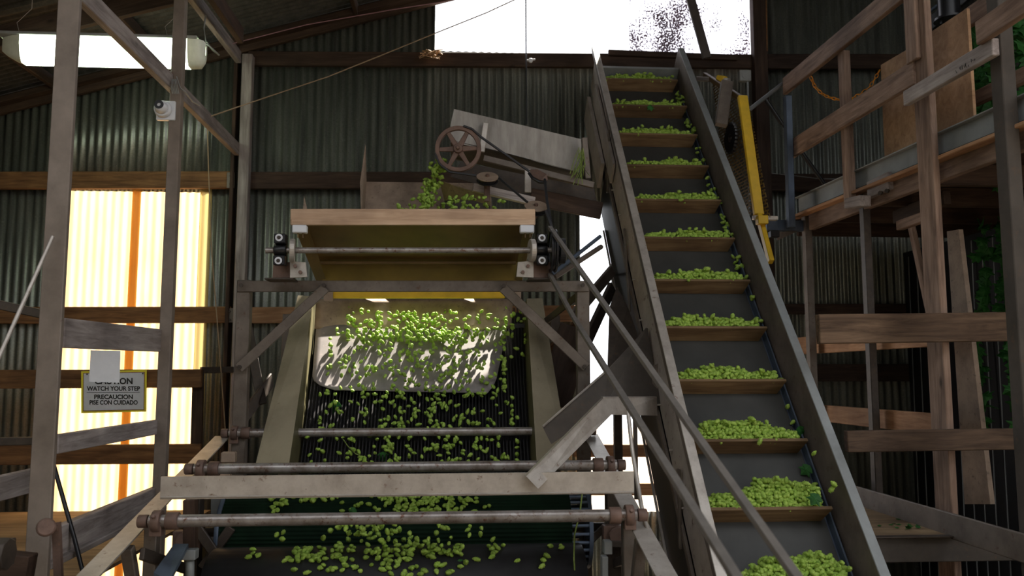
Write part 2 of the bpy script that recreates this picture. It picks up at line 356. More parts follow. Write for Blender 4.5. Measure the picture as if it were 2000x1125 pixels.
# girts of the back wall
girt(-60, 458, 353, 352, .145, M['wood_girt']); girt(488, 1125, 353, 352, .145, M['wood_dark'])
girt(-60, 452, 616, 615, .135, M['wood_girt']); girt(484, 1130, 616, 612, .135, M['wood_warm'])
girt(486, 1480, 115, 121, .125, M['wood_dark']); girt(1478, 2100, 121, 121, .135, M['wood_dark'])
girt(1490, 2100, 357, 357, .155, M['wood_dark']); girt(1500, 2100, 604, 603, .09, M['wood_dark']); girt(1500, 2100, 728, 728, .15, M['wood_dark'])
girt(1120, 1300, 880, 880, .105, M['wood_warm'], 6.93); girt(1120, 1300, 955, 955, .10, M['wood_warm'], 6.9)
# posts of the back wall
for xt, xb in ((476, 463), ):
    a, b_ = P(476, 108, 6.86), P(463, 1125, 6.86); a.x = b_.x = P(472, 500, 6.86).x; b_.z = 0; trim(a, b_, .085, .085, M['wood_grey'], up=(0, 1, 0))
a = P(461, 400, 6.9); trim((a.x-.035, 6.92, 0), (a.x-.035, 6.92, roof_z(a.x)-.06), .03, .11, M['wood_dark'], up=(0, 1, 0))
a = P(1489, 300, 6.88); trim((a.x, 6.88, 0), (a.x, 6.88, roof_z(a.x)-.05), .12, .09, M['wood_dark'], up=(0, 1, 0))
a = P(1474, 50, 6.95); trim((a.x, 6.95, W1[2]), (a.x, 6.95, roof_z(a.x)-.05), .05, .05, M['wood_dark'], up=(0, 1, 0))
# ledge board on the sill under the bright opening
trim(P(1188, 103, 6.88), P(1440, 113, 6.88), .03, .05, M['wood_dark'])

# ================================================================= LEFT TIMBER FRAME
LX = -1.86
def post(name, px, py, Y, w_, d, mat, label, z0=0.0, z1=None, cat='post', X=None, group=None):
    a = P(px, py, Y); X = a.x if X is None else X; z1 = roof_z(X)-.1 if z1 is None else z1
    o = beam(name, (X, Y, z0), (X, Y, z1), w_, d, mat, up=(0, 1, 0)); return tag(o, label, cat, group)
p1 = post('timber_post', 108, 500, 3.8, .098, .03, M['post'], 'stout grey brown post standing before the lit yellow panel, pale brace rod attached')
post('timber_post', 337, 500, 5.25, .072, .06, M['post'], 'slim grey post crossing the lit yellow panel behind the stout one', X=LX+.04)
tag(beam('timber_joist', PX(96, -75, LX), PX(463, 292, LX), .045, .105, M['wood_grey']), 'long grey joist receding from the stout left post to the wall under the striplight', 'joist')
tag(beam('timber_joist', PX(340, -55, LX+.02), PX(466, 112, LX+.02), .045, .10, M['wood_grey']), 'upper grey joist above the striplight end, running back to the wall corner post', 'joist')
tag(beam('timber_joist', PX(395, -40, LX+.2), PX(470, 70, LX+.2), .045, .12, M['wood_dark']), 'dark brown joist close under the roof beside the upper grey joist', 'joist')
tag(beam('rail_board', PX(118, 650, LX), PX(322, 666, LX), .038, .14, M['wood_grey']), 'wide grey board nailed between the left posts with white card hanging below', 'board')
tag(beam('rail_board', PX(106, 868, LX), PX(316, 832, LX), .038, .088, M['wood_grey']), 'narrow grey board between the left posts below the caution sign', 'board')
r = tag(beam('stair_stringer', PX(90, 1068, LX), PX(318, 968, LX), .045, .15, M['wood_grey']), 'wide grey brown plank edging the low left platform, sun patch near its far end', 'plank')
beam('ledge', PX(90, 1106, LX+.03), PX(318, 992, LX+.03), .05, .03, M['wood_grey'], r)
# railing of the left platform standing before the lit panel
rl = root('guard_rail', P(388, 900, 6.45), 'dark brown timber railing in front of the lit yellow panel', 'railing')
beam('rail', P(-60, 741, 6.45), P(394, 739, 6.45), .04, .14, M['wood_girt'], rl)
beam('rail', P(-60, 889, 6.45), P(392, 886, 6.45), .04, .145, M['wood_girt'], rl)
beam('post', (P(388, 800, 6.47).x, 6.5, .0), P(388, 722, 6.5), .08, .045, M['wood_dark'], rl, up=(0, 1, 0))
tag(beam('steel_bar', P(392, 723, 6.6), P(455, 722, 6.8), .03, .05, M['iron']), 'short dark steel bar tying the left railing to the wall post', 'bar')
# left platform
pl = root('plywood_platform', (-3, 5.5, .95), 'low plywood deck at the left beneath the lit panel', 'platform')
mb = MB(); mb.box((-4.5, 5.35, .93), (LX-.05, 5.35, .93), 2.6, .02); mb.build('deck', M['ply_floor'], pl)
beam('joist', (-4.5, 4.1, .85), (LX-.05, 4.1, .85), .045, .14, M['wood_dark'], pl); beam('joist', (-4.5, 6.5, .85), (LX-.05, 6.5, .85), .045, .14, M['wood_dark'], pl)
tag(beam('rail_board', P(-60, 968, 3.9), P(62, 938, 4.4), .03, .12, M['wood_grey']), 'grey board low at the left edge beside the stout post', 'board')
tag(beam('steel_angle', P(-60, 583, 3.9), P(100, 617, 3.85), .05, .04, M['iron']), 'dark steel angle running into the stout post at mid height', 'angle')
tag(beam('steel_angle', P(-60, 863, 3.9), P(84, 861, 3.85), .05, .035, M['iron']), 'dark steel angle meeting the stout post level with the lower pipes', 'angle')
mb = MB(); mb.cyl(P(-30, 760, 3.5), P(103, 462, 3.76), .009, 10); tag(mb.build('brace_rod', M['steel_light']), 'thin pale brace rod rising from the frame edge to the stout left post', 'rod')
mb = MB(); mb.tube([P(104, 905, 4.2), P(125, 980, 4.15), P(145, 1050, 4.1), P(166, 1135, 4.05)], .010, 8); tag(mb.build('hanging_cable', M['black']), 'black cable slanting down in front of the low left platform', 'cable')
rr = root('crank_lever', P(92, 1060, 3.45), 'rusty lever with a round knob at the foot of the stout left post', 'lever')
mb = MB(); mb.cyl(P(90, 1030, 3.50), P(90, 1030, 3.42), .036, 18); mb.build('knob', M['iron_red'], rr, bev=.008)
mb = MB(); mb.box(P(110, 1020, 3.47), P(115, 1135, 3.47), .03, .02, (0, 1, 0)); mb.cyl(P(90, 1030, 3.46), P(113, 1030, 3.46), .012); mb.build('arm', M['iron_red'], rr)
mb = MB(); mb.box(P(-20, 1080, 3.3), P(20, 1080, 3.3), .08, .1); mb.cyl(P(-30, 1082, 3.25), P(18, 1082, 3.25), .06, 8)
tag(mb.build('shaft_end', M['iron'], bev=.004), 'dark octagonal shaft end in the bottom left corner', 'shaft')
tag(beam('timber_block', P(-20, 1110, 3.5), P(60, 1118, 3.5), .08, .14, M['wood_dark']), 'dark timber block under the octagonal shaft end', 'block')
# sign and the card hanging over it
sg = root('caution_sign', P(222, 765, 6.38), 'white caution sign with yellow border on the railing before the lit panel', 'sign')
sa, sb, sc_, sd_ = P(158.5, 725, 6.40), P(286.5, 722.5, 6.40), P(285.5, 804, 6.40), P(158.5, 807, 6.40)
MB().plate([sa, sb, sc_, sd_], (0, .004, 0)).build('border', M['sign_yellow'], sg)
ia, ib, ic, id_ = P(162.5, 728.5, 6.396), P(282.5, 726.5, 6.396), P(281.5, 800.5, 6.396), P(162.5, 803, 6.396)
def inset(k, Y, e=0):
    return [P(162.5+e, 728.5+e, Y), P(282.5-e, 726.5+e, Y), P(281.5-e, 800.5-e, Y), P(162.5+e, 803-e, Y)]
MB().plate(inset(0, 6.396), (0, .002, 0)).build('pinstripe', plain('red brown line', (.25, .05, .02), .5), sg)
MB().plate(inset(0, 6.394, 1.1), (0, .002, 0)).build('sign_face', M['white'], sg)
MB().plate([P(169.5, 766.2, 6.392), P(273, 765.6, 6.392), P(273, 766.6, 6.392), P(169.5, 767.2, 6.392)], (0, .001, 0)).build('rule_line', M['black'], sg)
def lettering(txt, px0, px1, pyb, pyt, Y, parent, mat, name='lettering'):
    cu = bpy.data.curves.new(name, 'FONT'); cu.body = txt; cu.size = 1; cu.extrude = .0; cu.offset = .03
    o = bpy.data.objects.new('tmp', cu); COL.objects.link(o); dg = bpy.context.evaluated_depsgraph_get(); dg.update()
    me = bpy.data.meshes.new_from_object(o.evaluated_get(dg)); bpy.data.objects.remove(o)
    xs = [v.co.x for v in me.vertices]; ys = [v.co.y for v in me.vertices]; x0, x1, y0, y1 = min(xs), max(xs), min(ys), max(ys)
    a, b_, c = P(px0, pyb, Y), P(px1, pyb, Y), P(px0, pyt, Y)
    Mi = WM[parent.name].inverted()
    for v in me.vertices:
        u, t = (v.co.x-x0)/(x1-x0), (v.co.y-y0)/(y1-y0); v.co = Mi @ (a+(b_-a)*u+(c-a)*t)
    me.materials.clear(); me.materials.append(mat); n = bpy.data.objects.new(name, me); return link(n, WM[parent.name], parent)
lettering('CAUTION', 185, 259, 750.5, 738, 6.391, sg, M['black'])
lettering('WATCH YOUR STEP', 169.5, 273.5, 763.3, 754.2, 6.391, sg, M['black'])
lettering('PRECAUCION', 184, 259.5, 779.6, 770.6, 6.391, sg, M['black'])
lettering('PISE CON CUIDADO', 175, 269, 790.4, 781.6, 6.391, sg, M['black'])
mb = MB()
for q in ((170, 731), (279, 729.5)): mb.cyl(P(*q, 6.385), P(*q, 6.395), .006, 10)
mb.build('screw', M['iron'], sg)
a = P(205, 683, 4.3); MB().plate([P(177, 684, 4.3), P(235, 685, 4.3), P(233, 747.5, 4.3), P(174, 745.5, 4.3)], (0, .0035, 0)).build('white_card', M['white'])
tag(bpy.data.objects['white_card'], 'blank white card hanging from the wide grey board, hiding part of the caution sign', 'card')
# striplight
fl = root('strip_light', P(200, 90, 5.45), 'lit white striplight with a wraparound diffuser hanging under the roof', 'light')
Yl = 5.45; la, lb = P(38, 100, Yl), P(372, 104, Yl)
mb = MB()
prof = [(-.075, .075), (-.072, .02), (-.055, -.05), (-.03, -.085), (.03, -.085), (.055, -.05), (.072, .02), (.075, .075)]
zc_ = (P(200, 78, Yl).z+P(200, 127, Yl).z)/2; hh = (P(200, 78, Yl).z-P(200, 127, Yl).z)/.16
def lamp_ring(px, k, dz=0): x = P(px, 100, Yl).x; return [(x, Yl+a_*1.0*k, zc_+dz+(b_*hh if b_ > 0 else b_*hh*k)) for a_, b_ in prof]
mb.sheet([lamp_ring(48, 1), lamp_ring(372, 1)]); mb.build('diffuser', M['tube'], fl)
mb = MB(); mb.sheet([lamp_ring(5, .12), lamp_ring(16, .45), lamp_ring(32, .78), lamp_ring(48, 1)]); mb.build('diffuser_end', M['diff_end'], fl)
mb = MB(); mb.sheet([lamp_ring(372, 1), lamp_ring(393, .97), lamp_ring(401, .6), lamp_ring(402, .05)]); mb.build('diffuser_end', M['diff_end'], fl)
mb = MB(); z = P(200, 77, Yl).z; mb.box((P(3, 80, Yl).x, Yl, z), (P(392, 80, Yl).x, Yl, z), .17, .02); mb.build('housing', M['grey_plastic'], fl, bev=.003)
mb = MB()
for px in (40, 330): x = P(px, 78, Yl).x; mb.tube([(x, Yl, z), (x-.03, Yl, z+.1), (x+.06, Yl, z+.2), (x+.06, Yl, roof_z(x))], .002, 6)
mb.build('hanger_wire', M['steel_light'], fl)
mb = MB(); mb.tube([P(385, 82, Yl), P(405, 86, Yl), P(428, 108, 5.5), P(415, 98, 5.5), P(402, 80, 5.5), P(398, 55, 5.55), P(402, 30, 5.6)], .006, 8); mb.build('power_cord', M['grey_plastic'], fl)
# lamp holder
lh = root('lamp_holder', P(322, 215, 5.2), 'round white lamp holder on a square box fixed to the slim left post', 'lamp')
c = P(324, 215, 5.2); mb = MB(); mb.box(c+Vector((-.062, .02, 0)), c+Vector((.055, .02, 0)), .03, .125); mb.build('box', M['white'], lh, bev=.004)
mb = MB(); c = P(319, 214, 5.2); mb.cyl(c, c+Vector((0, -.03, 0)), .056, 24, .05); mb.cyl(c+Vector((0, -.03, 0)), c+Vector((0, -.075, .006)), .042, 24, .03); mb.build('socket', M['white'], lh, bev=.003)
mb = MB(); mb.ring(c+Vector((0, -.078, .008)), (0, 1, 0), .012, .028, .01, 20); mb.build('collar', M['black'], lh)
mb = MB(); c = P(344, 168, 5.15)
for k in range(5): mb.tube([P(336+2*k, 155, 5.15), P(334+3*k, 168, 5.12), P(337+3*k, 183, 5.15)], .004, 6)
mb.tube([P(345, 150, 5.15), P(352, 172, 5.12), P(362, 180, 5.2), P(376, 198, 5.4), P(390, 206, 5.6)], .005, 6)
tag(mb.build('wire_tie', M['grey_plastic']), 'tangle of grey wire tied round the slim left post above the lamp holder', 'wire')

# overhead wires
def wire(pts, r, mat, label, name='overhead_wire'):
    mb = MB(); mb.tube([P(*p) for p in pts], r, 6); return tag(mb.build(name, mat), label, 'wire')
tanw = plain('tan rope', (.30, .22, .14), .8, 0, .2, .1); purple = plain('maroon cord', (.30, .16, .18), .6, 0, .3, .1)
wire([(412, 227, 5.6), (520, 190, 5.9), (640, 150, 6.2), (740, 110, 6.4), (850, 65, 6.6), (950, 25, 6.75), (1030, -12, 6.85)], .005, tanw, 'thin tan rope rising diagonally across the wall into the bright opening')
wire([(455, 85, 6.4), (600, 48, 6.5), (760, 20, 6.6), (900, -2, 6.7)], .004, purple, 'thin cord sagging under the roof edge towards the bright opening')
wire([(1027, -30, 6.7), (1027.5, 100, 6.7), (1029, 243, 6.7)], .006, M['black'], 'vertical black cable hanging before the bright opening down to the feed trough', 'hanging_cable')
wire([(404, 215, 6.3), (408, 350, 6.3), (414, 500, 6.3), (430, 700, 6.3), (441, 850, 6.3)], .0045, tanw, 'thin brown cord hanging down the wall beside the lit panel', 'wall_string')
mb = MB(); rg = random.Random(3); c = P(838, 108, 6.8)
for k in range(7): mb.tube([c+Vector((rg.uniform(-.09, .12), rg.uniform(-.03, .02), rg.uniform(-.03, .05))) for _ in range(4)], .006, 5)
tag(mb.build('dry_twig', M['ply']), 'scrap of dried bine caught on the dark beam at the corner of the opening', 'twig')
mb = MB(); c = P(1036, 119, 6.8); mb.cyl(c, c+Vector((0, -.02, 0)), .02, 12); mb.box(c-Vector((.04, .01, 0)), c+Vector((.04, -.01, .01)), .02, .012)
tag(mb.build('cable_clip', M['white'], bev=.003), 'small white cable clip on the dark beam below the bright opening', 'clip')

# ================================================================= HOP CLEANING MACHINE
FX0, FX1, FY = P(472, 700, 4.95).x, P(1139, 650, 4.95).x, 4.95
fr = root('machine_frame', ((FX0+FX1)/2, 4.3, 0), 'brown grey steel frame with braces and sloping side rails carrying the yellow tray', 'machine frame')
zb = P(800, 559, FY).z
angle_iron('crossbeam', P(463, 559, FY), P(1150, 559, FY), .068, .008, M['steel'], fr, up=(0, -1, 0), sy=1, sz=-1)
beam('crossbeam', P(463, 559, FY-.02), P(1150, 559, FY-.02), .012, .068, M['steel'], fr)
for X in (FX0, FX1):
    beam('post', (X, FY+.02, 0), (X, FY+.02, zb+.03), .078, .07, M['steel'], fr, up=(0, 1, 0))
    beam('post', (X+.05*(1 if X < 0 else -1), FY+1.05, 0), (X+.05*(1 if X < 0 else -1), FY+1.05, zb-.1), .07, .07, M['steel'], fr, up=(0, 1, 0))
beam('brace', P(636, 562, FY-.045), P(466, 720, FY-.045), .012, .06, M['steel'], fr)
beam('brace', P(982, 562, FY-.045), P(1146, 718, FY-.045), .012, .06, M['steel'], fr)
beam('brace', P(482, 630, 5.5), P(512, 790, 5.2), .012, .06, M['iron'], fr, up=(1, 0, 0))
beam('brace', P(478, 812, 5.0), P(531, 742, 5.4), .014, .10, M['iron'], fr)
beam('brace', P(1150, 560, 5.0), P(1050, 640, 5.6), .012, .05, M['iron'], fr)
mb = MB()
for q in ((471, 557), (633, 557), (1138, 557), (984, 558), (468, 717), (1142, 716)): mb = MB(); c = P(*q, FY-.05); mb.cyl(c, c-Vector((0, .012, 0)), .013, 6); mb.build('bolt', M['iron'], fr)
RX0, RX1 = -1.377, .80
def rz(Y): return CZ-.377-(4.95-Y)*.225
for X, s in ((RX0, 1), (RX1, -1)):
    p, q = Vector((X, 4.97, rz(4.97))), Vector((X, 2.9, rz(2.9)))
    angle_iron('side_rail', p, q, .085, .008, M['steel_light'], fr, sy=s*-1, sz=-1)
    beam('strut', (X, 3.62, rz(3.62)-.05), (X+.02*s, 3.95, .5), .05, .04, M['steel'], fr)
    beam('leg', (X, 3.9, 0), (X, 3.9, rz(3.9)-.02), .055, .055, M['steel'], fr, up=(0, 1, 0))
angle_iron('front_bar', P(314, 953, 3.70), P(1238, 942, 3.70), .097, .008, M['steel_light'], fr, up=(0, 1, 0), sy=1, sz=1)
beam('bar_flange', P(314, 971, 3.70), P(1238, 961, 3.70), .02, .008, M['steel_light'], fr)
# three cross pipes with clamps, each a thing that lifts off its clamps
plab = ['highest of the three rusty pipes across the machine, level with the post feet', 'middle rusty pipe, just above the wide flat steel bar', 'lowest and thickest looking rusty pipe, in front of the green drum']
for k, (x0, y0, x1, y1, Y, r_) in enumerate(((448, 846, 1062, 842, 4.93, .025), (380, 916, 1204, 908, 4.2, .026), (292, 1018, 1243, 1006, 3.6, .026))):
    rt = root('cross_pipe', P((x0+x1)/2, y0, Y), plab[k], 'pipe', 'rusty cross pipes of the hop machine')
    a, b_ = P(x0, y0, Y), P(x1, y1, Y); b_.x = max(b_.x, RX1-.02 if k == 0 else b_.x)
    mb = MB(); mb.cyl(a, b_, r_, 20); mb.build('pipe', M['pipe'], rt)
    d = (b_-a).normalized()
    for e, sg_ in ((a, 1), (b_, -1)):
        mb = MB(); e2 = e+d*sg_*.0
        mb.cyl(e2-d*sg_*.045, e2-d*sg_*.005, r_*1.05, 14); mb.cyl(e2+d*sg_*.015, e2+d*sg_*.05, r_*1.75, 16); mb.cyl(e2+d*sg_*.07, e2+d*sg_*.12, r_*1.4, 16)
        mb.box(e2+d*sg_*.03-Vector((0, 0, .06)), e2+d*sg_*.03+Vector((0, 0, .0)), .05, .04, (0, 1, 0)); mb.cyl(e2+d*sg_*.03, e2+d*sg_*.03+Vector((0, -.05, .03)), .009, 8)
        mb.build('clamp', M['iron_red'], rt, bev=.002)
# white plastic tank lugs seen behind the pipes
for (x, y) in ((447, 893), (437, 925)):
    mb = MB(); mb.box(P(x-14, y, 4.4), P(x+14, y, 4.4), .05, .055, h2=.055); mb.build('saddle_block', M['tan_sheet'], fr, bev=.006)

# yellow tray
ty = root('shaker_tray', P(806, 480, 5.0), 'ochre yellow shaking tray with a pale wooden front board above the steel crossbeam', 'tray')
beam('front_board', P(568, 424.5, 4.85), P(1045, 424.5, 4.85), .04, .096, M['wood_new'], ty)
beam('front_batten', P(569, 434, 4.825), P(1044, 434, 4.825), .012, .034, M['wood_new'], ty, bev=.002)
def poly(name, pts, mat, parent, t=.004, bev=0):
    v = [P(*p) for p in pts]; n = (v[1]-v[0]).cross(v[2]-v[0]).normalized()*t
    return MB().plate(v, n).build(name, mat, parent, bev=bev)
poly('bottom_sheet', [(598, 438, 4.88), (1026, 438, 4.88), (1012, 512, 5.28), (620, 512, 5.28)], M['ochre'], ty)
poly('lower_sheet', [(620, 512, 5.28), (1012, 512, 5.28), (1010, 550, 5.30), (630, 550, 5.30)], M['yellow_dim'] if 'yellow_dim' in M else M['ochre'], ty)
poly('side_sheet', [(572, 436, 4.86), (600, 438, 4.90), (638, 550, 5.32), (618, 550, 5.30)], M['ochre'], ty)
poly('side_sheet', [(1044, 438, 4.86), (1024, 438, 4.90), (1004, 550, 5.32), (1020, 550, 5.30)], M['ochre'], ty)
beam('rib', P(622, 513.5, 5.24), P(1008, 513.5, 5.24), .03, .02, M['ochre'], ty)
beam('lip', P(642, 576, 5.42), P(986, 576, 5.42), .05, .045, M['yellow'], ty)
for x in (586, 1029):
    a = P(x, 448, 4.80); mb = MB(); mb.box(a+Vector((-.042, 0, 0)), a+Vector((.042, 0, 0)), .05, .046); wb = mb.build('white_block', M['white'], ty, bev=.005)
    for dx in (-.01, .018): mb = MB(); mb.cyl(a+Vector((dx, 0, -.02)), a+Vector((dx, 0, -.05)), .0045, 8); mb.build('bolt', M['ochre'], wb)
for x in (632, 1000): poly('end_bracket', [(x, 568, 5.36), (x+18, 568, 5.36), (x+18, 588, 5.36), (x, 588, 5.36)], M['tan_sheet'], ty, .02)
# back sheets above the tray
poly('back_sheet', [(716, 355, 5.7), (960, 358, 5.7), (960, 425, 5.6), (710, 425, 5.6)], M['tan_sheet'], ty)
poly('flange', [(714, 283, 5.62), (716, 357, 5.72), (712, 425, 5.6), (706, 425, 5.45), (704, 356, 5.5)], M['tan_sheet'], ty, .003)
poly('corner_point', [(594, 383, 5.4), (604, 425, 5.4), (590, 425, 5.4)], M['tan_sheet'], ty, .003)
# drive shaft with eccentric discs and clamp blocks
ds = root('drive_shaft', P(800, 489, 4.72), 'bare steel shaft across the front of the yellow tray between clamp blocks', 'shaft')
a, b_ = P(519, 489, 4.72), P(1096, 489, 4.72); mb = MB(); mb.cyl(a, b_, .0175, 20); mb.build('shaft', M['pipe'], ds)
for xs, xd in ((548, 571), (1057, 1039)):
    c = P(xs, 489, 4.72); mb = MB(); mb.cyl(c-Vector((.035, 0, 0)), c+Vector((.035, 0, 0)), .036, 20)
    for dz in (.062, -.062): mb.box(c+Vector((-.03, -.02, dz)), c+Vector((.035, -.02, dz)), .06, .055)
    mb.box(c+Vector((.022, .0, -.09)), c+Vector((.022, .0, .09)), .03, .03, (0, 1, 0)); cb = mb.build('clamp_block', M['black'], ds, bev=.004)
    for dz in (.066, -.066):
        mb = MB(); q = c+Vector((0, -.05, dz)); mb.ring(q, (0, 1, 0), .011, .021, .006, 20); mb.build('washer', M['white'], cb)
        mb = MB(); mb.cyl(q, q-Vector((0, .012, 0)), .010, 6); mb.build('bolt', M['iron'], cb)
    c = P(xd, 489, 4.70); mb = MB(); mb.ring(c, (1, .15, 0), .02, .066, .03, 28); mb.build('eccentric_disc', M['steel_light'], ds, bev=.003)
# bearing stands on the crossbeam
for s, x in ((1, 570), (-1, 1038)):
    st = root('bearing_stand', P(x, 545, 4.8), ('bolted steel stand under the shaft at the ' + ('free end away from the big pulley' if s > 0 else 'end with the big pulley')), 'stand')
    poly('side_plate', [(x-s*36, 512, 4.78), (x-s*2, 512, 4.76), (x-s*2, 542, 4.76), (x-s*38, 546, 4.78)], M['iron_red'], st, .012)
    fp = poly('face_plate', [(x-s*4, 510, 4.73), (x+s*27, 512, 4.73), (x+s*30, 541, 4.73), (x-s*4, 543, 4.73)], M['steel_light'], st, .012, .002)
    for q in ((x+s*7, 520), (x+s*17, 532)): mb = MB(); c = P(*q, 4.72); mb.cyl(c, c-Vector((0, .014, 0)), .011, 6); mb.build('bolt', M['iron_red'], fp)
    beam('foot', P(x-s*48, 547, 4.8), P(x+s*8, 547, 4.8), .14, .012, M['iron'], st)
# big grooved pulley, edge on
pu = root('grooved_pulley', P(1082, 492, 4.72), 'large black grooved pulley seen edge on at the shaft end', 'pulley')
c = P(1080, 490, 4.72); mb = MB(); mb.ring(c-Vector((.014, 0, 0)), (1, 0, 0), .11, .128, .012, 40); mb.ring(c+Vector((.014, 0, 0)), (1, 0, 0), .11, .128, .012, 40)
mb.ring(c, (1, 0, 0), .03, .118, .014, 40); mb.build('rim', M['black'], pu, bev=.002)
mb = MB(); c2 = P(1098, 490, 4.72); mb.ring(c2, (1, 0, 0), .016, .075, .03, 30); mb.cyl(c, c2, .03, 20); mb.build('hub', M['rubber'], pu)

# sloping slotted bed
TL, TR, BL, BR = P(620, 628, 5.66), P(1022, 632, 5.66), P(580, 925, 4.80), P(1038, 925, 4.80)
bed_n = (TR-TL).cross(BL-TL).normalized(); bed_n = bed_n if bed_n.y < 0 else -bed_n
def B(u, v, h=0): return (TL.lerp(TR, u)).lerp(BL.lerp(BR, u), v)+bed_n*h
def PB(px, py, h=0):
    d = ray(px, py); o = TL+bed_n*h; return O+d*((o-O).dot(bed_n)/d.dot(bed_n))
bd = root('slotted_bed', B(.5, .5), 'steep black slotted screen with tan steel sides that the hop cones tumble down', 'screen')
mb = MB()
for i in range(66):
    u = .012+.976*i/65; mb.box(B(u, -.12), B(u, 1), .007, .012, tuple(bed_n))
mb.build('slat', M['slat'], bd)
MB().plate([B(0, -.15, -.07), B(1, -.15, -.07), B(1, 1, -.07), B(0, 1, -.07)], bed_n*-.01).build('back_pan', M['black'], bd)
for u, s in ((0, -1), (1, 1)):
    xo = Vector((s, 0, 0))
    MB().plate([B(u, -.12, -.07), B(u, 1.05, -.07), B(u, 1.05, .17)+xo*.015, B(u, -.05, .17)+xo*.015], xo*.006).build('side_sheet', M['olive'], bd)
    MB().plate([B(u, -.05, .17)+xo*.015, B(u, 1.05, .17)+xo*.015, B(u, 1.05, .12)+xo*.21, B(u, -.1, .12)+xo*.13], bed_n*.006).build('side_flange', M['tan_side'] if 'tan_side' in M else M['olive'], bd)
poly('cross_bar', [(1000, 632, 5.5), (1025, 632, 5.5), (1025, 640, 5.5), (1000, 640, 5.5)], M['black'], bd, .02)
# drop plate above and the rubber apron lying on the bed
rows = []
for j in range(9):
    t = j/8; rows.append([P(618+384*i/20-4*t, 584+58*t+(1.5*math.sin(i*.9)+1.2*math.sin(i*2.3))*t, 5.62-.10*t+.02*math.sin(i*.7)*t) for i in range(21)])
tag(MB().sheet(rows).build('drop_plate', M['tan_sheet'], solid=.004), 'dusty tan sheet hanging under the yellow tray above the grey apron', 'sheet')
rows = []
for j in range(15):
    t = j/14; row = []
    for i in range(31):
        u = i/30; wl = 618-10*t; wr = 992-28*t
        yy = 634+t*(128+6*u)
        if t > .75: 
            k = (t-.75)/.25; wl += 46*k*k*k; wr -= 12*k*k
        row.append(PB(wl+(wr-wl)*u, yy, .055-.03*t+.010*math.sin(u*5+t*3)))
    rows.append(row)
tag(MB().sheet(rows).build('rubber_apron', M['apron'], solid=.005), 'grey rubber apron draped over the top of the slotted bed under the hop cones', 'apron')

# green ribbed drum and the dark belt roller below it
DX0_, DX1_ = -1.23, .66; DC = (4.55, CZ-.84); DR = .20
dr = root('ribbed_drum', ((DX0_+DX1_)/2, DC[0], DC[1]), 'dark green ribbed drum with hop cones on top behind the lowest pipe', 'drum')
rows = []
for k in range(241):
    a_ = 2*math.pi*k/240; rr_ = DR+(.0022 if k % 4 < 2 else 0); rows.append([(x, DC[0]+rr_*math.cos(a_), DC[1]+rr_*math.sin(a_)) for x in (DX0_+.02, DX1_-.06)])
MB().sheet(rows, False).build('ribbed_skin', M['drum'], dr)
mb = MB(); mb.cyl((DX0_, *DC), (DX0_+.022, *DC), DR+.012, 48); mb.build('end_disc', M['blue_steel'], dr, bev=.002)
mb = MB(); mb.cyl((DX1_+.03, *DC), (DX1_+.05, *DC), DR+.012, 48)
for k in range(28): a_ = 2*math.pi*k/28; q = Vector((0, math.cos(a_), math.sin(a_)))*(DR-.006); mb.cyl(Vector((DX1_-.06, *DC))+q, Vector((DX1_+.04, *DC))+q, .009, 8)
mb.build('end_cage', M['blue_steel'], dr)
mb = MB(); mb.cyl((DX0_-.1, *DC), (DX1_+.15, *DC), .025, 14); mb.build('axle', M['iron'], dr)
EX0, EX1 = P(388, 1080, 3.86).x, P(1150, 1080, 3.86).x; EC = (4.08, CZ-1.09); ER = .25
br_ = root('belt_roller', ((EX0+EX1)/2, *EC), 'wide black belt turning over its roller at the bottom of the machine', 'belt')
mb = MB()
pr = [(EC[0]+ER*math.cos(a_), EC[1]+ER*math.sin(a_)) for a_ in (math.pi*(.5+k/24) for k in range(25))]
pr = [(EC[0]+1.4, EC[1]+ER-.35)]+[(EC[0]+.1, EC[1]+ER-.01)]+pr+[(EC[0]+1.4, EC[1]-ER)]
mb.sheet([[(EX0, *q), (EX1, *q)] for q in pr]); mb.build('belt', M['rubber'], br_, solid=.008)
mb = MB(); mb.cyl((EX0+.02, *EC), (EX1-.02, *EC), ER-.02, 40); mb.cyl((EX0-.12, *EC), (EX1+.12, *EC), .03, 14); mb.build('roller', M['iron'], br_)
# lower framing left and right of the drum
und = root('undercarriage', ((RX0+RX1)/2, 4.4, 0), 'dark undercarriage with bearings around the green drum', 'frame')
for X in (DX0_-.13, DX1_+.17):
    beam('post', (X, 4.45, 0), (X, 4.45, CZ-.55), .07, .08, M['iron'], und, up=(0, 1, 0))
    mb = MB(); c = Vector((X, 4.36, DC[1])); mb.box(c-Vector((.07, 0, 0)), c+Vector((.07, 0, 0)), .06, .09); mb.cyl(c-Vector((0, .06, 0)), c, .045, 16); mb.build('bearing', M['iron_red'], und, bev=.004)
    beam('brace', (X, 4.4, CZ-1.0), (X+.05, 3.6, CZ-.75), .02, .05, M['iron'], und)
beam('brace', P(384, 1030, 4.3), P(440, 1110, 4.3), .02, .05, M['iron'], und); beam('brace', P(452, 1030, 4.35), P(395, 1110, 4.35), .02, .05, M['iron'], und)
poly('side_panel', [(412, 962, 4.62), (470, 962, 4.62), (470, 1080, 4.6), (412, 1080, 4.6)], M['galv_plain'], und, .01)
beam('post', P(372, 975, 4.0), P(372, 1075, 4.0), .055, .05, M['wood_dark'], und, up=(0, 1, 0))
mb = MB(); mb.box(P(358, 1082, 3.9), P(385, 1082, 3.9), .06, .045); mb.cyl(P(371, 1095, 3.9), P(371, 1130, 3.9), .02, 10); mb.build('jack_screw', M['galv_plain'], und, bev=.004)
poly('guide_channel', [(300, 1118, 3.6), (340, 1062, 3.9), (368, 1062, 3.9), (330, 1135, 3.6)], M['blue_steel'], und, .02)
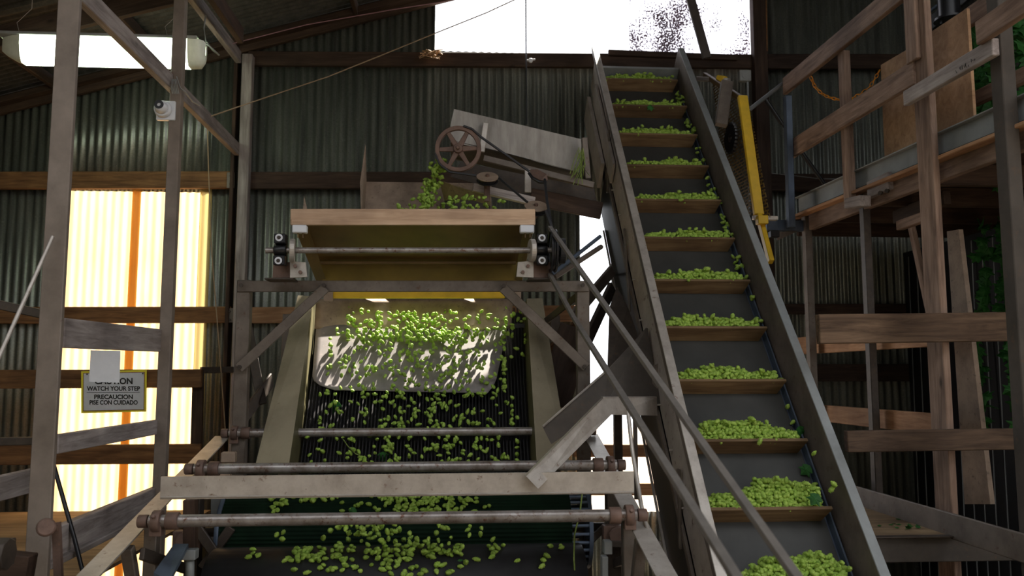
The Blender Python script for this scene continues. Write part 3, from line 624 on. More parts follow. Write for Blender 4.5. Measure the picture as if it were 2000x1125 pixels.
mb = MB(); mb.box(P(1178, 1068, 3.9), P(1194, 1068, 3.9), .06, .06); mb.box(P(1180, 1085, 3.9), P(1180, 1140, 3.9), .03, .05, (0, 1, 0)); mb.build('jack_screw', M['galv_plain'], und, bev=.004)
for q in (((1190, 1062, 4.3), (1290, 1066, 4.3)), ((1150, 1060, 4.4), (1200, 1010, 4.4)), ((1215, 960, 4.5), (1232, 1120, 4.2)), ((1140, 1100, 4.5), (1150, 960, 4.6))):
    beam('strut', P(*q[0]), P(*q[1]), .02, .035, M['iron'], und)
wire([(1137, 965, 4.0), (1133, 1000, 3.98), (1122, 1045, 3.95), (1121, 1090, 3.9), (1124, 1140, 3.9)], .004, M['leaf'] if False else organic('bine stem', (.12, .18, .03), (.2, .27, .06), (.28, .34, .1), .1), 'yellow green bine stem hanging beside the drum end', 'vine_strand')
mb = MB(); mb.tube([P(1226, 800, 4.0), P(1235, 880, 3.9), P(1252, 985, 3.75), P(1270, 1060, 3.55), P(1290, 1135, 3.4)], .010, 8)
tag(mb.build('bent_rod', M['steel_light']), 'bent worn steel rod hanging between the frame and the elevator', 'rod')
mb = MB(); mb.box(P(1240, 805, 4.4), P(1243, 975, 4.4), .02, .02, (0, 1, 0)); tag(mb.build('steel_upright', M['iron']), 'narrow dark upright standing before the bright doorway', 'upright')
# metal chute and the pale bracket that carries it
ch = root('return_chute', P(1170, 770, 4.6), 'dark steel chute sloping down from the elevator beside the frame post', 'chute')
poly('floor_sheet', [(1060, 834, 4.35), (1186, 722, 4.75), (1262, 640, 4.9), (1292, 790, 4.72), (1178, 796, 4.55), (1076, 866, 4.3)], M['dark_post'], ch, .005)
poly('upper_wall', [(1186, 722, 4.80), (1190, 600, 5.2), (1205, 560, 5.3), (1226, 600, 5.2), (1262, 700, 4.95)], M['iron'], ch, .005)
beam('rim', P(1060, 833, 4.34), P(1188, 721, 4.74), .006, .012, M['steel_light'], ch)
bk = root('elbow_bracket', P(1180, 800, 4.0), 'pale rust spotted angle bracket bent from the wide flat bar up to the elevator side', 'bracket')
q = [(1027, 930, 3.64), (1178, 778, 4.1), (1283, 777, 4.56), (1284, 812, 4.56), (1194, 810, 4.12), (1051, 955, 3.64)]
MB().plate([P(*x) for x in q], (0, .008, 0)).build('plate', M['steel_light'], bk, bev=.001)
MB().plate([P(*q[1]), P(*q[2]), P(*q[2])+Vector((0, .07, 0)), P(*q[1])+Vector((0, .07, 0))], (0, 0, .006)).build('flange', M['steel_light'], bk)
MB().plate([P(*q[0]), P(*q[1]), P(*q[1])+Vector((0, .06, 0)), P(*q[0])+Vector((0, .05, 0))], (.004, 0, .004)).build('flange', M['steel_light'], bk)
# members between machine and elevator
tag(beam('diagonal_strut', P(1125, 712, 5.3), P(1196, 560, 5.7), .03, .09, M['iron']), 'dark flat strut leaning between frame post and chute', 'strut')
tag(beam('diagonal_strut', P(1120, 618, 5.6), P(1196, 528, 5.9), .03, .08, M['steel']), 'grey flat strut crossing the bright gap above the dark one', 'strut')
tag(beam('diagonal_strut', P(1070, 690, 5.8), P(1135, 625, 6.0), .03, .07, M['wood_girt']), 'brown strut just behind the frame beside its end brace', 'strut')
tag(beam('dark_board', P(1080, 790, 5.3), P(1125, 640, 5.5), .03, .22, M['wood_dark'], up=(1, 0, 0)), 'dark board standing behind the frame post by the screen', 'board')
for k, q in enumerate((((1078, 536, 4.9), (1172, 462, 5.4)), ((1082, 542, 4.9), (1174, 482, 5.4)))):
    mb = MB(); mb.cyl(P(*q[0]), P(*q[1]), .013+.004*k, 12); tag(mb.build('tie_rod', M['blue_steel'] if k == 0 else M['steel']), ('upper bluish' if k == 0 else 'lower brownish')+' tie rod from the pulley stand across the white gap', 'rod')

# ================================================================= FEED TROUGH, WHEEL, IDLERS, BELTS
tr = root('feed_trough', P(1010, 300, 5.7), 'weathered grey sheet metal feed trough sloping behind the spoked wheel', 'trough')
q = [(887, 213), (1136, 272), (1132, 338), (948, 290), (880, 278), (880, 243)]
MB().plate([P(x, y, 5.6) for x, y in q], (0, .006, 0)).build('near_side', M['galv_old'] if 'galv_old' in M else metal('weathered galvanised', (.36, .34, .31), (.22, .20, .18), (.18, .12, .08), .66, .6, .2, 5, (3, 3, .6)), tr)
MB().plate([P(x, y, 5.6)+Vector((0, .45, 0)) for x, y in q], (0, .006, 0)).build('far_side', M['steel'], tr)
MB().plate([P(948, 290, 5.6), P(1132, 338, 5.6), P(1132, 338, 5.6)+Vector((0, .45, 0)), P(880, 275, 5.6)+Vector((0, .45, 0)), P(880, 275, 5.6)], (0, 0, .006)).build('trough_floor', M['iron'], tr)
beam('stay', P(949, 240, 5.56), P(941, 297, 5.56), .02, .04, M['steel_light'], tr, up=(1, 0, 0))
beam('end_board', P(1141, 270, 5.5), P(1148, 350, 5.5), .05, .04, M['steel'], tr, up=(1, 0, 0))
sf = root('trough_stand', P(1040, 380, 5.6), 'rusty angle iron stand and dark boards under the feed trough', 'stand')
beam('rail', P(944, 309, 5.5), P(1160, 362, 5.5), .03, .044, M['steel'], sf)
poly('dark_sheet', [(900, 316, 5.72), (1160, 368, 5.72), (1172, 421, 5.72), (1040, 396, 5.72), (920, 356, 5.72), (880, 345, 5.72)], M['iron'], sf, .02)
beam('upright', P(1031, 330, 5.46), P(1031, 376, 5.46), .045, .012, M['steel_light'], sf, up=(0, 1, 0))
beam('board', P(924, 366, 5.42), P(1044, 394, 5.42), .05, .055, M['wood_grey'], sf)
beam('board', P(1036, 384, 5.66), P(1175, 412, 5.66), .03, .12, M['wood_dark'], sf)
beam('bracket', P(951, 352, 5.36), P(951, 394, 5.36), .04, .02, M['iron_red'], sf, up=(0, 1, 0))
poly('curved_guard', [(857, 352, 5.5), (880, 360, 5.45), (925, 364, 5.45), (958, 385, 5.45), (958, 402, 5.5), (900, 400, 5.6), (868, 392, 5.62)], M['tan_sheet'], sf, .004)
poly('dark_panel', [(868, 392, 5.58), (958, 385, 5.5), (958, 425, 5.5), (868, 425, 5.58)], M['iron'], sf, .004)
wh = root('spoked_wheel', P(895, 291, 5.3), 'rusty six spoked belt wheel above the tray, hop cones falling behind it', 'wheel')
c = P(895, 291, 5.3); ax = Vector((-.05, -1, -.06)).normalized(); RW = .152
mb = MB(); mb.ring(c, ax, RW-.027, RW, .035, 56); mb.build('rim', M['iron_red'], wh, bev=.002)
Mw = frame(c, c+ax); yy, zz = Mw.col[1].xyz, Mw.col[2].xyz
for k in range(6):
    a_ = math.radians(60*k+2); d = yy*math.cos(a_)+zz*math.sin(a_); mb = MB(); mb.box(c+d*.028, c+d*(RW-.016), .036, .02, tuple(ax), w2=.025, h2=.014); mb.build('spoke', M['iron_red'], wh, bev=.003)
mb = MB(); mb.cyl(c+ax*.03, c-ax*.03, .03, 24); mb.cyl(c+ax*.055, c-ax*.2, .012, 14); mb.build('hub', M['iron_red'], wh, bev=.003)
def idler(px, py, Y, r, label):
    t = root('idler_pulley', P(px, py, Y), label, 'pulley'); c = P(px, py, Y); a_ = Vector((0, -.616, .788))
    mb = MB(); mb.cyl(c-a_*.004, c+a_*.004, r, 32); mb.build('face', M['tan_sheet'], t, bev=.001)
    mb = MB(); mb.cyl(c-a_*.024, c-a_*.006, r*.86, 32); mb.cyl(c-a_*.034, c-a_*.026, r, 32); mb.build('groove', M['black'], t)
    mb = MB(); mb.cyl(c-a_*.08, c+a_*.018, .013, 8); mb.build('bolt', M['iron_red'], t)
idler(952, 345.5, 5.28, .072, 'flat idler pulley beside the lower edge of the spoked wheel')
idler(1047, 403, 5.1, .074, 'flat idler pulley just above the corner of the pale tray board')
hp = root('guide_pulley', P(1054, 340, 5.3), 'pointed rusty guide pulley where two dark belts meet under the feed trough', 'pulley')
poly('cheek', [(1033, 331, 5.36), (1050, 330, 5.34), (1068, 340, 5.3), (1070, 352, 5.3), (1056, 352, 5.3), (1040, 344, 5.33)], M['iron_red'], hp, .012, .002)
mb = MB(); mb.tube([P(1033, 338, 5.32), P(1040, 348, 5.3), P(1054, 356, 5.28), P(1068, 356, 5.28)], .010, 8); mb.build('groove', M['black'], hp)
def belt(name, pts, w_, mat, label):
    mb = MB(); pp = [P(*p) for p in pts]
    for a_, b_ in zip(pp[:-1], pp[1:]): mb.box(a_, b_, w_, w_*.75)
    return tag(mb.build(name, mat, bev=.001), label, 'belt')
belt('drive_belt', [(905, 246, 5.27), (922, 252, 5.27), (940, 268, 5.27), (1034, 335, 5.3)], .017, M['rubber'], 'dark belt running from the top of the spoked wheel down to the guide pulley')
belt('drive_belt', [(850, 300, 5.27), (858, 320, 5.27), (878, 336, 5.27), (930, 343, 5.27)], .016, M['rubber'], 'dark belt leaving the underside of the spoked wheel for the idler')
belt('drive_belt', [(975, 348, 5.27), (1030, 395, 5.1)], .016, M['rubber'], 'short belt stretched between the two flat idler pulleys')
belt('drive_belt', [(1064, 350, 5.27), (1068, 390, 5.1), (1078, 445, 4.85)], .016, M['rubber'], 'belt dropping from the guide pulley past the tray board corner')
belt('drive_belt', [(1066, 412, 5.0), (1078, 446, 4.8)], .016, M['rubber'], 'short belt end below the second idler pulley')
belt('long_drive_belt', [(1074, 444, 4.75), (1572, 1150, 1.9)], .024, M['vbelt'], 'upper of two long slanting belts, running from the big pulley towards the viewer')
belt('long_drive_belt', [(1074, 536, 4.75), (1120, 620, 4.3), (1452, 1150, 1.8)], .024, M['vbelt'], 'lower of two long slanting belts, starting under the big pulley')

# ================================================================= CLEATED ELEVATOR
ANG = math.atan2(.305, .252); ct, stn = math.cos(ANG), math.sin(ANG)
def Cv(u, s, v): return Vector((1.53-.006*s+u, 4.08+.637*s-.77*v, CZ-.73+.78*s+.637*v))
cn = Vector((0, -.77, .637)); ctan = Vector((-.006, .637, .78))
S0, S1 = -1.15, 4.15
el = root('elevator', Cv(0, S0, 0), 'steep cleated belt elevator carrying green hop cones up to the bright opening', 'conveyor')
UL, UR, SH = -.345, .345, .23
def slab(u0, u1, s0, s1, v0, v1, name, mat, bev=.002):
    mb = MB(); vv = [Cv(u, s, v) for s in (s0, s1) for u in (u0, u1) for v in (v0, v1)]
    mb.add(vv, [(0, 1, 3, 2), (4, 6, 7, 5), (0, 4, 5, 1), (2, 3, 7, 6), (0, 2, 6, 4), (1, 5, 7, 3)]); return mb.build(name, mat, el, bev=bev)
slab(-.335, .305, S0, S1-.1, -.012, 0, 'belt', M['belt'])
slab(.307, UR, S0, S1-.1, -.03, -.022, 'gutter', M['blue_steel'])
slab(.322, .332, S0, S1-.25, -.03, .03, 'gutter_lip', M['blue_steel'])
SP = .3956
for k in range(12):
    s = 4.0-.03-k*SP-.0; s = (10-k)*SP+.0
    b0 = .30
    vv = [Cv(-b0+.02, s-.009, 0), Cv(b0-.02, s-.009, 0), Cv(b0+.005, s-.009, .115), Cv(-b0-.005, s-.009, .115)]
    mb = MB(); mb.plate(vv, ctan*.018); c_ = mb.build('cleat', M['cleat'], el, bev=.002)
for u, s_ in ((UL, -1), (UR, 1)):
    slab(u, u+s_*.012, S0, S1+.12, -.17 if s_ < 0 else -.2, SH, 'side_board', M['wood_grey_side'] if 'wood_grey_side' in M else (M['steel'] if s_ > 0 else metal('greyed side board', (.42, .37, .325), (.29, .25, .22), (.1, .06, .04), .6, .7, .05, 5)))
    slab(min(u, u+s_*.05), max(u, u+s_*.05), S0, S1+.12, SH, SH+.006, 'top_flange', M['galv_plain'] if s_ > 0 else M['steel_light'])
    slab(u+s_*.045, u+s_*.05, S0, S1+.12, SH-.04, SH, 'outer_lip', M['steel'])
slab(UL-.03, UL-.012, S0, S1-.5, -.225, -.185, 'lower_rail', M['steel'])
slab(UL-.02, UL+.0, S0, S1-1.0, -.58, -.23, 'return_cover', M['black'])
slab(UL-.035, UL-.02, S0, S1-1.3, -.59, -.58, 'cover_edge', M['steel_light'])
slab(UL, UR, S0, S1-.6, -.42, -.40, 'under_sheet', M['black'])
slab(UR-.02, UR, S0, S1-1.3, -.44, -.2, 'return_cover', M['black'])
for s, v0, v1, dt in ((.0, -.28, .0, .3), (1.05, -.28, -.02, .25), (2.25, -.05, -.3, -.55), (3.2, .12, -.25, -.3)):
    beam('stay', Cv(UL-.03, s, v0), Cv(UL-.035, s+dt, v1), .015, .03, M['steel'], el)
poly('gusset', [(1275, 715, 4.75), (1295, 705, 4.75), (1290, 745, 4.75), (1272, 790, 4.75)], M['steel'], el, .008)
M['head'] = metal('greyed head board', (.40, .35, .31), (.27, .23, .20), (.14, .09, .06), .64, .75, 0, 5)
slab(UL-.075, UL-.045, S1-1.05, S1-.10, -.36, -.12, 'head_board', M['head'])
slab(UL-.04, UL-.02, S1-1.3, S1-.2, -.12, .06, 'head_board', M['head'])
mb = MB(); mb.cyl(Cv(-.34, S1-.08, -.12), Cv(.34, S1-.08, -.12), .12, 28); mb.build('head_pulley', M['iron'], el)
slab(-.34, .34, S1-.05, S1-.02, -.03, .13, 'head_lip', M['galv_plain'])
for k in range(12): mb = MB(); c = Cv(UL-.014, .15+k*.33, -.10 if k % 2 else -.135); mb.cyl(c, c-Vector((.02, 0, 0)), .006, 6); mb.build('bolt', M['steel_light'], el)
for s in (-.3, 2.8): beam('leg', (1.2+.62*0, Cv(0, s, -.4).y, 0), (1.2, Cv(0, s, -.4).y, Cv(0, s, -.42).z), .06, .06, M['iron'], el, up=(0, 1, 0))
# yellow chain guard
gd = root('chain_guard', PX(1450, 300, 2.1), 'yellow framed mesh guard over the elevator drive chain', 'guard')
ga, gb_, gc, ge = PX(1378, 148, 2.06), PX(1448, 192, 2.10), PX(1507, 505, 2.10), PX(1400, 330, 2.02)
gs = Vector((.05, 0, 0)); MB().plate([v+gs for v in (ga, gb_, PX(1490, 425, 2.10), PX(1450, 420, 2.05), ge)], (.004, 0, 0)).build('mesh_panel', M['guard_mesh'], gd)
beam('frame_bar', PX(1450, 188, 2.10), PX(1482, 420, 2.10), .035, .07, M['yellow'], gd, up=(1, 0, 0)); beam('frame_bar', PX(1482, 420, 2.10), PX(1506, 512, 2.10), .05, .035, M['yellow'], gd, up=(1, 0, 0))
beam('frame_bar', PX(1376, 146, 2.06), PX(1450, 194, 2.10), .04, .03, M['ochre'], gd, up=(1, 0, 0))
beam('support_bar', PX(1362, 154, 2.0), PX(1424, 157, 2.16), .04, .035, M['steel_light'], gd); beam('yellow_clamp', PX(1402, 154, 2.10), PX(1416, 155, 2.14), .05, .05, M['yellow'], gd)
beam('support_bar', P(1470, 425, 5.5), P(1518, 427, 5.5), .04, .03, M['steel_light'], gd); beam('yellow_clamp', P(1478, 430, 5.46), P(1498, 430, 5.46), .06, .06, M['yellow'], gd)
tag(beam('guard_post', P(1408, 245, 5.9), P(1420, 160, 6.0), .05, .09, M['steel'], up=(1, 0, 0)), 'dark wooden upright fixed behind the yellow chain guard', 'upright')
spk = root('sprocket', P(1426, 270, 5.85), 'black sprocket behind the yellow mesh guard', 'sprocket')
mb = MB(); c = P(1428, 270, 5.9); mb.ring(c, (1, .1, 0), .03, .105, .02, 36)
for k in range(24): a_ = 2*math.pi*k/24; q = c+Vector((0, math.cos(a_), math.sin(a_)))*.112; mb.box(q-Vector((.01, 0, 0)), q+Vector((.01, 0, 0)), .016, .016)
mb.build('toothed_ring', M['black'], spk)
tag(beam('stay_beam', P(1341, -30, 6.6), P(1381, 114, 6.6), .03, .075, M['iron'], up=(1, 0, 0)), 'dark leaning steel bar silhouetted against the bright opening', 'bar')

# ================================================================= RIGHT SIDE: UPPER WALKWAY AND RAILINGS
UX = 2.7
wk = root('upper_walkway', (3.5, 5.3, PX(1755, 350, UX).z), 'raised timber walkway with a grey steel edge channel on the right', 'walkway')
p, q = PX(1562, 401, UX), PX(2060, 188, UX)
beam('edge_channel', p, q, .02, .115, M['galv_plain'], wk); beam('channel_lip', p+Vector((-.02, 0, .056)), q+Vector((-.02, 0, .056)), .05, .008, M['galv_plain'], wk)
beam('deck_edge', PX(1552, 425, UX-.03), PX(2060, 222, UX-.03), .08, .022, M['wood_warm'], wk)
beam('edge_joist', PX(1585, 434, UX+.02), PX(2060, 246, UX+.02), .045, .125, M['wood_rail'], wk)
zd = p.z-.075; mb = MB(); mb.box((UX+.0, 5.25, zd), (4.5, 5.25, zd), 2.7, .025); mb.build('deck', M['wood_dark'], wk)
for Y in (4.6, 5.2, 5.8, 6.4): beam('joist', (UX+.04, Y, zd-.08), (4.5, Y, zd-.08), .045, .13, M['wood_dark'], wk)
beam('joist_block', PX(1700, 372, UX-.01), PX(1742, 352, UX-.01), .05, .11, M['wood_grey'], wk)
mb = MB()
for q_ in ((1721, 377), (1734, 373)): c = PX(*q_, UX-.04); mb.cyl(c, c-Vector((.012, .006, 0)), .014, 8)
mb.build('bolt', M['iron'], wk)
def vpost(name, px, py, X, w_, d, z0, z1, mat, label, cat='post'):
    a = PX(px, py, X); return tag(beam(name, (X, a.y, z0), (X, a.y, z1), w_, d, mat, up=(0, 1, 0)), label, cat)
o = vpost('railing_post', 1652, 200, 2.64, .05, .085, PX(1664, 405, 2.64).z, 4.2, M['wood_rail'], 'slim timber railing post behind the two reddish rails, ending at the walkway edge')
beam('foot_block', PX(1660, 398, 2.62), PX(1690, 392, 2.62), .08, .07, M['wood_grey'], o)
vpost('walkway_post', 1693, 500, 2.72, .05, .06, 0, zd-.02, M['iron'], 'thin dark post under the walkway, between the brown post and the elevator')
vpost('walkway_post', 1578, 500, 2.72, .055, .07, 0, zd-.02, M['steel'], 'grey post under the far end of the walkway')
o = vpost('railing_post', 1812, 300, 2.62, .04, .15, 0, 4.3, M['wood_rail'], 'tall reddish brown post rising from the lower deck past the walkway')
beam('splice', PX(1785, 120, 2.585), PX(1778, -20, 2.585), .03, .11, M['wood_rail'], o, up=(0, 1, 0))
beam('grey_strip', PX(1774, 100, 2.585), PX(1768, -20, 2.585), .02, .02, M['wood_grey'], o, up=(0, 1, 0))
o = vpost('steel_post', 1969, 300, 2.62, .07, .085, 0, 4.3, M['dark_post'], 'dark square steel post at the right edge with a bolted plate')
poly('bolt_plate', [(1954, 232, 3.95), (1992, 226, 3.95), (1994, 304, 3.95), (1956, 306, 3.95)], M['steel'], o, .01)
mb = MB()
for q_ in ((1973, 240), (1976, 297)): c = P(*q_, 3.94); mb.cyl(c, c-Vector((0, .012, 0)), .013, 6)
mb.build('bolt', M['iron_red'], o)
def xrail(p, q, X, h, mat, label, t=.038): return tag(beam('guard_board', PX(*p, X), PX(*q, X), t, h, mat), label, 'railing board')
xrail((1533, 169), (1775, -30), 2.60, .135, M['wood_rail'], 'upper reddish railing board rising steeply towards the roof')
xrail((1538, 297), (1789, 141), 2.60, .14, M['wood_rail'], 'lower reddish railing board above the walkway edge')
xrail((1770, 193), (1945, 91), 2.53, .085, M['wood_grey'], 'pale grey railing board with pencil marks crossing the plywood sheet')
xrail((1912, 66), (2050, -28), 2.50, .115, M['wood_rail'], 'wide reddish board in the top corner in front of the steel post')
xrail((1888, 38), (1960, -10), 3.0, .12, M['wood_rail'], 'short reddish board behind the plywood sheet near the roof')
xrail((1903, 195), (2040, 128), 3.0, .085, M['wood_rail'], 'small reddish board crossing before the hanging green bines')
# pencil scribble on the pale board
mb = MB(); rg = random.Random(5)
for k in range(7):
    x = 1868+k*6; mb.tube([PX(x+rg.uniform(-2, 2), 138-.58*(x-1868)+rg.uniform(-6, 6), 2.508) for _ in range(4)], .0012, 4)
mb.build('pencil_scribble', M['black'], bpy.data.objects['guard_board.002'])
def sheetX(name, pts, X, t, mat, label):
    v = [PX(*p, X) for p in pts]; o = MB().plate(v, (t, 0, 0)).build(name, mat, None, bev=.001); return tag(o, label, 'plywood')
sheetX('plywood_sheet', [(1720, 127), (1806, 76), (1812, 281), (1728, 316)], 2.80, .018, M['ply'], 'plywood sheet standing on the walkway behind the lower reddish rail')
sheetX('plywood_sheet', [(1812, 66), (1888, 16), (1902, 233), (1822, 272)], 2.80, .018, M['ply'], 'taller plywood sheet between the brown post and the green bines')
# orange chain
def link_chain(pts, name, label):
    cv = [P(*p) for p in pts]; mb = MB(); k = 0
    segs = []
    for a_, b_ in zip(cv[:-1], cv[1:]):
        n = max(1, round((b_-a_).length/.034))
        for i in range(n): segs.append((a_.lerp(b_, i/n), a_.lerp(b_, (i+1)/n)))
    for a_, b_ in segs:
        d = (b_-a_).normalized(); s_ = Vector((0, 1, 0)) if k % 2 else d.cross(Vector((0, 1, 0))).normalized(); k += 1
        c = (a_+b_)/2; L = .022; W = .011
        mb.tube([c+d*L*math.cos(t)+s_*W*math.sin(t) for t in (2*math.pi*i/10 for i in range(11))], .0035, 5)
    return tag(mb.build(name, M['chain']), label, 'chain')
link_chain([(1583, 150, 6.0), (1592, 170, 6.0), (1604, 182, 6.0), (1618, 190, 5.95), (1640, 195, 5.95), (1664, 192, 5.9), (1684, 182, 5.9), (1700, 168, 5.85), (1710, 152, 5.85), (1718, 137, 5.85)], 'safety_chain', 'orange plastic chain sagging between the rails above the walkway')
mb = MB(); mb.tube([PX(1542, 262, 2.6), PX(1545, 272, 2.6), PX(1553, 282, 2.6), PX(1560, 290, 2.6)], .012, 8); tag(mb.build('chain_hook', M['chain']), 'small orange hook at the end of the lower reddish rail', 'hook')
# black machinery top right
mc = root('gear_motor', P(1850, 20, 5.5), 'black motor and rail up by the roof above the plywood sheets', 'motor')
beam('rail', P(1800, 62, 5.4), P(1910, -30, 5.2), .05, .09, M['black'], mc); beam('rail', P(1806, 30, 5.6), P(1880, -26, 5.4), .03, .02, M['blue_steel'], mc)
mb = MB(); c = P(1854, 28, 5.2); mb.cyl(c-Vector((0, 0, .03)), c+Vector((0, 0, .12)), .07, 20); mb.cyl(c-Vector((0, 0, .045)), c-Vector((0, 0, .03)), .1, 20)
for k in range(4): mb.cyl(c+Vector((.06*math.cos(k*1.57), .06*math.sin(k*1.57), -.07)), c+Vector((.06*math.cos(k*1.57), .06*math.sin(k*1.57), -.03)), .008, 8)
mb.build('motor_body', M['black'], mc)
# blue grey stair corner by the wall
bs = root('stair_landing', P(1540, 430, 6.3), 'blue grey steel landing frame at the far end of the walkway', 'landing')
beam('upright', PX(1538, 188, 2.55), PX(1545, 445, 2.55), .06, .05, M['blue_steel'], bs, up=(1, 0, 0)); beam('cross_channel', P(1496, 440, 6.2), P(1572, 442, 6.2), .05, .085, M['blue_steel'], bs)
poly('gusset', [(1518, 454, 6.2), (1566, 448, 6.2), (1518, 470, 6.2)], M['steel'], bs, .01)
beam('block', P(1503, 458, 6.15), P(1520, 458, 6.15), .06, .05, M['black'], bs)
mb = MB(); mb.cyl(P(1460, 217, 5.9), P(1533, 160, 6.3), .016, 12); tag(mb.build('conduit_pipe', M['galv_plain']), 'short bright pipe between the chain guard and the upper reddish rail', 'pipe')
mb = MB(); mb.cyl(P(1496, 195, 6.6), P(1528, 243, 6.6), .018, 10); mb.cyl(P(1566, 298, 6.6), P(1612, 362, 6.6), .018, 10); mb.cyl(P(1528, 243, 6.6), P(1566, 298, 6.6), .009, 8); tag(mb.build('gas_strut', M['black']), 'black rod slanting down the wall behind the railing', 'rod')
jb = root('junction_box', P(1454, 149, 6.8), 'grey junction box on the wall with a conduit running down', 'box')
mb = MB(); c = P(1454, 149, 6.85); mb.box(c-Vector((.052, 0, 0)), c+Vector((.052, 0, 0)), .06, .10); mb.build('box_body', M['grey_plastic'], jb, bev=.006)
mb = MB(); mb.cyl(c-Vector((0, .035, 0)), c-Vector((0, .03, 0)), .035, 20); mb.build('box_lid', M['grey_plastic'], jb)
mb = MB(); mb.cyl(P(1460, 160, 6.85), P(1464, 420, 6.85), .011, 10); mb.build('conduit', M['galv_plain'], jb)
mb = MB(); mb.box(P(1496, 0, 6.84), P(1498, 100, 6.84), .012, .015, (0, 1, 0)); tag(mb.build('wood_lath', M['wood_girt']), 'thin pale lath on the dark wall post beside the bright opening', 'lath')
wire([(1502, 338, 6.85), (1550, 343, 6.84), (1600, 349, 6.84), (1660, 350, 6.84)], .003, M['grey_plastic'], 'thin pale wire along the dark girt behind the walkway', 'wall_wire')

# bolted plates where girts meet the wall post
for px, py, hh in ((450, 352, .135), (449, 616, .12)):
    pt = root('joining_plate', P(px, py, 6.88), 'small bolted steel plate on the %s brown girt at the wall corner post' % ('upper' if py < 400 else 'lower'), 'plate')
    beam('plate', P(px-7, py, 6.885), P(px+8, py, 6.885), .006, hh, M['steel'], pt)
    for dy in (-8, 8): mb = MB(); c = P(px, py+dy, 6.88); mb.cyl(c, c-Vector((0, .01, 0)), .008, 6); mb.build('bolt', M['iron'], pt)
# lower deck on the right
FZ = P(1800, 1046, 4.18).z
dk = root('lower_deck', (2.3, 5.5, FZ), 'low plywood deck to the right of the elevator with a steel edge', 'platform')
mb = MB(); mb.box((1.99, 5.5, FZ-.012), (2.55, 5.5, FZ-.012), 2.6, .024); mb.build('deck', M['ply_floor'], dk)
a, b_ = PX(1560, 908, 2.54), PX(2060, 1047, 2.54); a.z = b_.z = FZ+.05
beam('toe_board', a, b_, .02, .13, M['steel'], dk)
beam('edge_channel', (1.99, 4.18, FZ-.065), (4.3, 4.18, FZ-.065), .03, .13, M['dark_post'], dk); beam('channel_lip', (1.99, 4.16, FZ), (4.3, 4.16, FZ), .05, .008, M['iron'], dk)
for Y in (4.9, 5.7, 6.5): beam('joist', (2.0, Y, FZ-.10), (2.62, Y, FZ-.10), .045, .14, M['wood_dark'], dk)
for x in (2.05, 3.3): beam('leg', (x, 4.25, 0), (x, 4.25, FZ-.13), .07, .07, M['iron'], dk, up=(0, 1, 0))
tag(beam('cross_beam', P(1597, 643, 4.21), P(2060, 637, 4.21), .05, .155, M['wood_beam'] if 'wood_beam' in M else M['wood_dark2'] if 'wood_dark2' in M else wood('stained brown beam', (.05, .03, .018), (.12, .075, .045), (.2, .13, .08)), up=(0, 0, 1)), 'heavy brown beam crossing the right side at mid height', 'beam', kind='thing')
tag(beam('cross_rail', P(1652, 862, 4.20), P(2060, 856, 4.20), .04, .11, wood('worn brown rail', (.05, .03, .018), (.11, .07, .045), (.17, .11, .07))), 'lower brown rail crossing in front of the right deck', 'railing board')
beamr = xrail((1560, 676), (1842, 652), 2.80, .14, M['wood_warm'], 'orange brown guard board partly hidden behind the heavy beam')
xrail((1600, 806), (1842, 830), 2.80, .125, M['wood_warm'], 'orange brown guard board low behind the brown post')
o = sheetX('leaning_board', [(1849, 452), (1872, 448), (1934, 985), (1884, 985)], 3.05, .03, M['tan_sheet'], 'narrow corrugated strip leaning under the walkway behind the brown post'); o['category'] = 'sheet'
tag(beam('prop', PX(1780, 440, 3.0), PX(1822, 640, 3.0), .03, .05, M['wood_rail']), 'thin timber prop leaning under the walkway', 'prop')
beam('bearer', PX(1757, 441, 2.85), PX(1822, 418, 2.85), .05, .06, M['wood_rail'], wk); beam('bearer', PX(1750, 425, 3.0), PX(1850, 385, 3.0), .05, .09, M['wood_dark'], wk)
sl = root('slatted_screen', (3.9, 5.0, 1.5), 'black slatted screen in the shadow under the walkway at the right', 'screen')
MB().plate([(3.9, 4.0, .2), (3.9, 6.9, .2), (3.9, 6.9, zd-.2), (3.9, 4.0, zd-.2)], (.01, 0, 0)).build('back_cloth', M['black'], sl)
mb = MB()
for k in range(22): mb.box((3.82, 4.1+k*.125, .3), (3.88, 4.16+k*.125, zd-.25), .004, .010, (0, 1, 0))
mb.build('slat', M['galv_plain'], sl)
# dry leaf litter on the deck
def leaf_geo(mb, c, d, nrm, L, rg):
    """three lobed leaf"""
    d = d.normalized(); s_ = d.cross(nrm).normalized(); nn = s_.cross(d)
    pts = [(0, 0), (.28, .1), (.55, .3), (.38, .42), (.62, .7), (.3, .66), (0, 1.0), (-.3, .66), (-.62, .7), (-.38, .42), (-.55, .3), (-.28, .1)]
    ctr = c+d*L*.45+nn*L*.06
    vv = [ctr]+[c+s_*x*L*.9+d*y*L-nn*L*.10*(abs(x)*1.5+y*.6) for x, y in pts]
    mb.add(vv, [(0, i+1, (i+1) % 12+1) for i in range(12)])
rg = random.Random(11); mb = MB()
for k in range(26):
    c = Vector((rg.uniform(2.1, 2.58), rg.uniform(4.3, 6.0), FZ+.004)) if k > 8 else Vector((rg.uniform(2.35, 2.55), rg.uniform(4.32, 4.45), FZ+.006))
    leaf_geo(mb, c, Vector((rg.uniform(-1, 1), rg.uniform(-1, 1), .2)), Vector((0, 0, 1)), rg.uniform(.015, .035), rg)
tag(mb.build('leaf_litter', M['leaf'], solid=.0006), 'scattered dry leaf scraps on the right plywood deck', 'leaves', kind='stuff')
